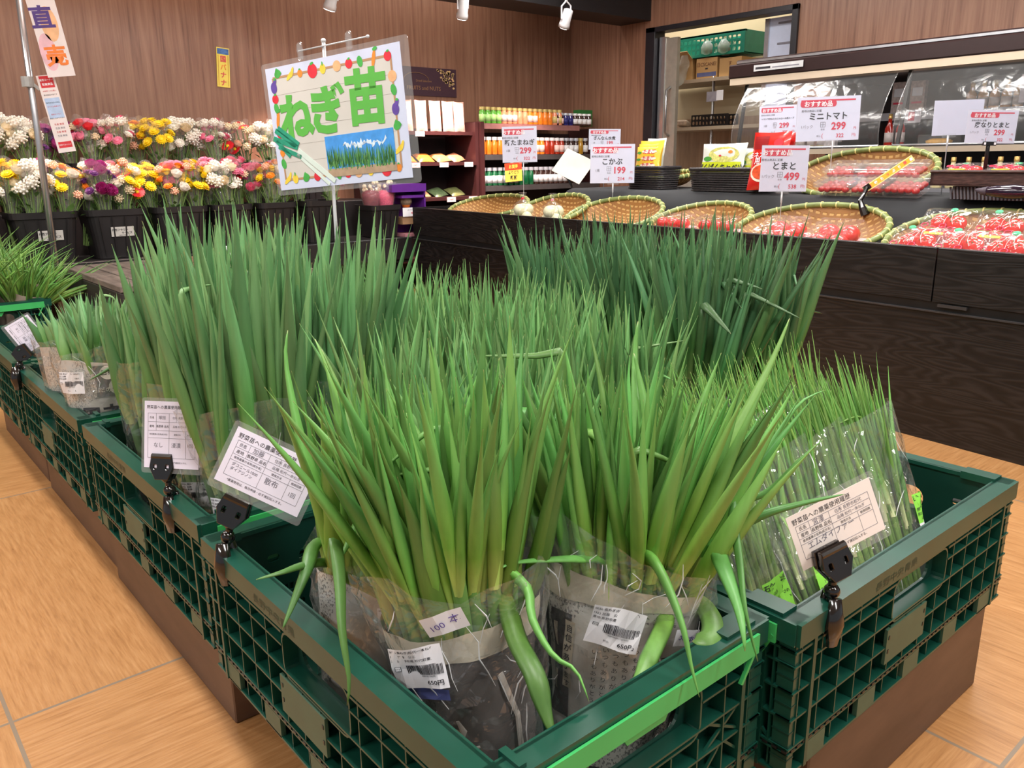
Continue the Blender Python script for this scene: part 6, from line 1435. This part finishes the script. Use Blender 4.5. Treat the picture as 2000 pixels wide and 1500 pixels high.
yy = [1.62, 1.57, 1.52, 1.47, 1.42, 1.37, 1.32, 1.27, 1.22, 1.17, 1.12]
for i, y in enumerate(yy[2:]): bottle(4.24, y+.16, 1.001, .125, .022, 'amber', 'gold-topped amber bottle on the upper case shelf, %s from the doorway side' % NTH[i], 'amber bottles on the upper case shelf')
for i in range(2): bottle(4.09, 1.98-.055*i, .846, .15, .021, 'red', 'gold-capped red bottle at the clear curtain joint, %s one' % ('first', 'second')[i], 'red bottles on the case shelf')
for i in range(4): bottle(4.09, 2.5-.055*i, .846, .11, .02, 'pale', 'pale bottle at the doorway end of the middle case shelf, %s' % NTH[i], 'pale bottles at the end of the case')
for i in range(10): bottle(3.83, 1.62-.062*i, .661, .13, .024, 'pale', 'yellow-capped bottle in the front row of the case floor, %s from the doorway side' % NTH[i], 'bottles on the case floor')
pk = [S(196, 206, 90), S(210, 190, 150), S(200, 214, 110), S(214, 180, 170), S(190, 120, 110)]
for i in range(9):
    m = plain('case_pack_%d' % (i % 5), pk[i % 5], .35, .2, 60); mb = MB(); pillow(mb, Matrix.Rotation(-math.pi/2, 4, 'Z') @ Matrix.Translation((0, 0, .06)) @ Matrix.Rotation(math.pi/2-.1, 4, 'X'), .075, .115, .012, m)
    o = mb.build('food_packet', None, True); o.location = (3.84, 2.46-.09*i, .661); tag(o, '%s packet in the front row of the case floor, %s from the doorway side' % (('lime', 'tan', 'light green', 'rosy', 'reddish')[i % 5], NTH[i]), 'packet')
for i in range(5):
    m = plain('case_carton_%d' % (i % 3), [S(196, 180, 176), S(176, 150, 140), S(214, 206, 206)][i % 3], .4, .25, 70); mb = MB(); mb.cbox((0, 0, .075), (.03, .07, .15), m); mb.cbox((-.016, 0, .10), (.001, .05, .04), white); mb.cbox((-.0165, 0, .05), (.001, .05, .01), redink)
    o = mb.build('food_carton', bevel=.001); o.location = (4.10 if i < 3 else 4.25, (2.46-.085*i) if i < 3 else 2.02-.09*(i-3), .846 if i < 3 else 1.001); tag(o, 'tall printed carton on the case shelf, %s' % ('nearest the doorway', 'second from the doorway', 'third from the doorway', 'by the glossy curtain', 'beside the carton by the curtain')[i], 'carton')
mb = MB(); mb.box((-.004, -.05, -.03), (0, .05, .03), plain('case_tag_card', S(206, 198, 206), .5)); mb.box((-.005, -.02, -.02), (-.004, .01, .02), redink); o = mb.build('hanging_price_card'); o.location = (4.19, 1.93, .985); tag(o, 'small card with a red square hanging from the upper case shelf', 'price card')
mb = MB(); mb.box((-.003, -.02, -.06), (0, .02, .06), MATS['case_tag_card']); o = mb.build('hanging_price_card', T=Matrix.Identity(4)); o.location = (4.19, 1.44, 1.08); tag(o, 'narrow white card standing on the upper case shelf left of the amber bottles', 'price card')
e2 = empty('round_dish_pack', (4.09, 1.74, .846), 'flat clear pack with round yellow food on the middle case shelf', 'pack'); mb = MB(); mb.lathe([(.045, .0), (.05, .02), (.03, .03)], plain('yellow_food', S(214, 160, 70), .5, .2, 60), 18, sy=1.2); mb.build('food', e2, True); mb = MB(); boxfilm(mb, (-.06, -.075, 0), (.06, .075, .045), clearp, .01); mb.build('clear_box', e2)

# ================================================================ doorway and back room
pos_x = WX+.03
al = plain('brushed_aluminium', S(190, 190, 194), .25, .05, 20, metal=.85); dg = plain('door_panel_grey', S(170, 164, 152), .35, .08, metal=.4)
e = empty('sliding_door', (pos_x, DY1-.13, 0), 'narrow grey sliding door edge with a long chrome handle, pushed open', 'door')
mb = MB(); mb.box((0, -.10, .02), (.03, .05, 1.60), dg); mb.build('door_leaf', e); mb = MB(); mb.box((-.008, .0, .02), (.036, .05, 1.61), al); mb.build('edge_strip', e)
mb = MB(); mb.tube([(-.005, -.055, 1.28), (-.045, -.055, 1.26), (-.045, -.055, .98), (-.005, -.055, .96)], .008, steel, 10); mb.build('handle', e, True)
e = empty('white_roller_panel', (pos_x+.10, DY0+.06, .0), 'pale blue-white plastic strip panel inside the doorway edge', 'panel'); mb = MB(); mb.box((0, 0, .1), (.012, .22, 1.64), plain('pale_blue_plastic', S(196, 204, 226), .3, .04)); mb.build('panel', e); mb = MB()
for z in (1.6, 1.48, 1.40): mb.box((-.004, .02, z), (0, .14, z+.012), greyink)
mb.box((-.01, .2, .1), (.02, .23, 1.64), al); mb.build('fittings', e)
SX = 5.35; shw = plain('storeroom_shelf_board', S(176, 160, 138), .5, .06)
e = empty('storeroom_shelf', (SX, 4.0, 0), 'storeroom shelf on chrome posts seen through the doorway', 'shelf')
for z in (1.385, 1.04): mb = MB(); mb.box((-.02, -.75, z-.025), (.38, .6, z), shw); mb.build('shelf_board', e)
for y in (-.02, -.7, .5): mb = MB(); mb.tube([(.03, y, 0), (.03, y, 1.40)], .011, steel, 10); mb.build('post', e, True)
card = plain('brown_cardboard', S(196, 158, 106), .7, .06, 8)
def carton(y0, y1, z, h, d, label, txt=None, band=False, flap=False):
    e = empty('cardboard_box', (SX+.02+d/2, (y0+y1)/2, z), label, 'cardboard box'); w = abs(y1-y0); mb = MB(); mb.box((-d/2, -w/2, 0), (d/2, w/2, h), card)
    T = frame((-d/2-.0006, 0, h/2), (0, -1, 0), (0, 0, 1))
    if txt: mb.text(txt, h*.24, (0, h*.2, .0004), plain('box_brown_print', S(110, 72, 50), .6), .01, T=T)
    if band: mb.box((-w*.46, -h*.4, 0), (w*.46, -h*.2, .0004), plain('box_blue_band', S(96, 104, 150), .6), T=T); mb.box((-.012, -h*.05, 0), (.012, h*.02, .0004), ink, T=T)
    mb.box((-d/2-.001, -.012, h*.97), (d/2, .012, h+.001), plain('box_tape', S(180, 150, 104), .3)); mb.build('box_body', e)
    if flap: mb = MB(); mb.bar((-d/2, 0, h), (-d/2-.07, 0, h+.05), w, .004, card, (0, 0, 1)); mb.build('open_flap', e)
carton(4.42, 4.18, 1.386, .15, .26, 'open cardboard box with a plastic sheet hanging out on the storeroom shelf', flap=True)
carton(4.14, 3.95, 1.386, .145, .26, 'cardboard box printed with brown letters and a blue band', '日CSCANE?', True)
carton(3.93, 3.74, 1.386, .13, .26, 'plain cardboard box with a round hand hole beside the printed one', 'す')
# green crate on the boxes
e = empty('plastic_crate', (SX+.17, 4.02, 1.54), 'teal green slotted crate lying on the cardboard boxes', 'crate'); tg = plain('teal_crate_plastic', S(26, 140, 118), .35, .08)
mb = MB(); vs, fs = plate(rrect(-.30, 0, .30, .155, .006), [rrect(-.285+.04*k, .02+.04*j, -.285+.04*k+.028, .02+.04*j+.026, .004, 1) for k in range(14) for j in range(3)], .004)
T = frame((-.15, 0, 0), (0, -1, 0), (0, 0, 1)); mb.add(vs, fs, tg, T=T); T = frame((.15, 0, 0), (0, -1, 0), (0, 0, 1)); mb.add(vs, fs, tg, T=T); mb.box((-.15, -.3, 0), (.15, .3, .005), tg); mb.box((-.152, -.3, .145), (-.13, .3, .157), tg); mb.box((.13, -.3, .145), (.152, .3, .157), tg)
for y in (-.3, .296): mb.box((-.15, y, 0), (.15, y+.004, .155), tg)
mb.build('crate_body', e)
for i, (y, lab) in enumerate(((4.05, 'knotted clear bag of green leaves on the boxes'), (3.9, 'second clear bag draped over the teal crate'))):
    e = empty('produce_bag', (SX+.05, y, 1.54 if i == 0 else 1.535), lab, 'plastic bag'); mb = MB(); mb.lathe([(.03, 0), (.07, .03), (.072, .07), (.05, .11), (.02, .13), (.03, .15)], film('cloudy_bag_film', (.92, 1, .96), .35, .5, .15, 16, .9), 18, sx=.7); mb.build('clear_bag', e, True)
    mb = MB(); mb.ball((0, 0, .055), .05, plain('bagged_leaf_green', S(100, 150, 110), .6, .3, 20), 12, 8, (.7, 1, .9)); mb.build('leaves', e, True)
mb = MB(); rs = random.Random(8); vs = []; n = 10
for j in range(n+1):
    for i in range(n+1):
        u, v_ = i/n, j/n; vs.append((SX-.03-.02*math.sin(u*9+v_*4)-.01*rs.random(), 4.40-.22*u-.05*v_*(1-u), 1.56-.2*v_*(.6+.5*math.sin(u*3.1))))
mb.add(vs, [(j*(n+1)+i, j*(n+1)+i+1, (j+1)*(n+1)+i+1, (j+1)*(n+1)+i) for j in range(n) for i in range(n)], MATS['cloudy_bag_film']); tag(mb.build('plastic_sheet', None, True), 'crumpled clear plastic sheet hanging from the open cardboard box', 'plastic sheet')
# lower shelf: small pack, black wire basket, hanging note, white cartons
e = empty('wire_basket', (SX+.06, 3.98, 1.041), 'black plastic lattice basket on the lower storeroom shelf', 'basket'); mb = MB()
vs, fs = plate(rrect(-.17, 0, .17, .085, .006), [rrect(-.16+.032*k, .012+.036*j, -.16+.032*k+.022, .012+.036*j+.026, .008, 2) for k in range(10) for j in range(2)], .004)
for x in (-.06, .06): mb.add(vs, fs, black, T=frame((x, 0, 0), (0, -1, 0), (0, 0, 1)))
mb.box((-.06, -.17, 0), (.06, .17, .004), black); mb.build('lattice', e)
mb = MB(); pillow(mb, Matrix.Translation((0, 0, .03)) @ Matrix.Rotation(.4, 4, 'Y'), .08, .12, .022, plain('bread_pack', S(200, 180, 160), .4, .25, 40)); o = mb.build('snack_bag', None, True); o.location = (SX+.03, 4.25, 1.041); tag(o, 'small brownish pack beside the black lattice basket', 'snack bag')
mb = MB(); mb.box((-.002, -.05, -.035), (0, .05, .035), plain('grey_note', S(150, 146, 156), .6)); mb.box((-.004, -.10, -.03), (-.002, -.04, .04), white); o = mb.build('paper_note'); o.location = (SX-.022, 3.95, 1.25); tag(o, 'grey and white paper notes hanging under the storeroom shelf', 'paper note')
mb = MB(); mb.box((SX-.021, 3.95, 1.285), (SX-.0205, 3.952, 1.36), white); tag(mb.build('note_string'), 'thread holding the paper notes in the storeroom', 'thread')
cwm = plain('white_carton', S(226, 224, 216), .6, .03)
for i, (y0, y1, z0, z1) in enumerate(((4.40, 4.26, .56, .86), (4.42, 3.98, .40, .72))):
    e = empty('styrofoam_box', (5.05+.08*i, (y0+y1)/2, 0), ('tall white foam box standing behind the yellow packets', 'wide white foam box inside the doorway')[i], 'foam box'); mb = MB(); w = y0-y1; mb.box((-.08, -w/2, 0), (.08, w/2, z1-.04), cwm); mb.build('box', e, bevel=.004); mb = MB(); mb.box((-.085, -w/2-.005, z1-.04), (.085, w/2+.005, z1), cwm); mb.build('lid', e, bevel=.004)
# ================================================================ low slatted box behind the left crates
sl = streak('worn_grey_slats', [S(74, 64, 58), S(104, 92, 84), S(128, 114, 104)], .7, 6, (8, 1, 8), .2); slb = streak('reddish_slat', [S(96, 66, 54), S(132, 94, 78), S(150, 112, 94)], .7, 6, (8, 1, 8), .2); bxd = plain('box_dark_side', S(40, 34, 32), .6, .2, 12)
e = empty('slatted_box', (1.14, 3.37, 0), 'low dark box with worn grey slatted top between the crates and flower buckets', 'box')
mb = MB(); mb.box((-.365, -.40, 0), (.36, .40, .378), bxd); mb.build('box_body', e, bevel=.004)
for k in range(8):
    mb = MB(); x = -.365+k*.0907; cut = -.05+.1*(k % 2)
    mb.box((x, -.402, .3785), (x+.083, cut, .40), sl); mb.build('slat', e, bevel=.002); mb = MB(); mb.box((x, cut+.01, .3785), (x+.083, .402, .40), slb if k > 3 else sl); mb.build('slat', e, bevel=.002)
mb = MB(); vs = []; n = 8
for j in range(n+1):
    for i in range(n+1): u, v_ = i/n, j/n; vs.append((1.36+.13*u, 3.66-.1*v_+.03*math.sin(u*3), .406+.035*math.sin(u*3.1)*(1-v_)+.008*math.sin(v_*9)))
mb.add(vs, [(j*(n+1)+i, j*(n+1)+i+1, (j+1)*(n+1)+i+1, (j+1)*(n+1)+i) for j in range(n) for i in range(n)], white)
mb.add([(x, y, z-.002) for x, y, z in vs], [(j*(n+1)+i, (j+1)*(n+1)+i, (j+1)*(n+1)+i+1, j*(n+1)+i+1) for j in range(n) for i in range(n)], white)
tag(mb.build('paper_sheet', None, True), 'curled white paper lying on the slatted box behind the leaves', 'paper')
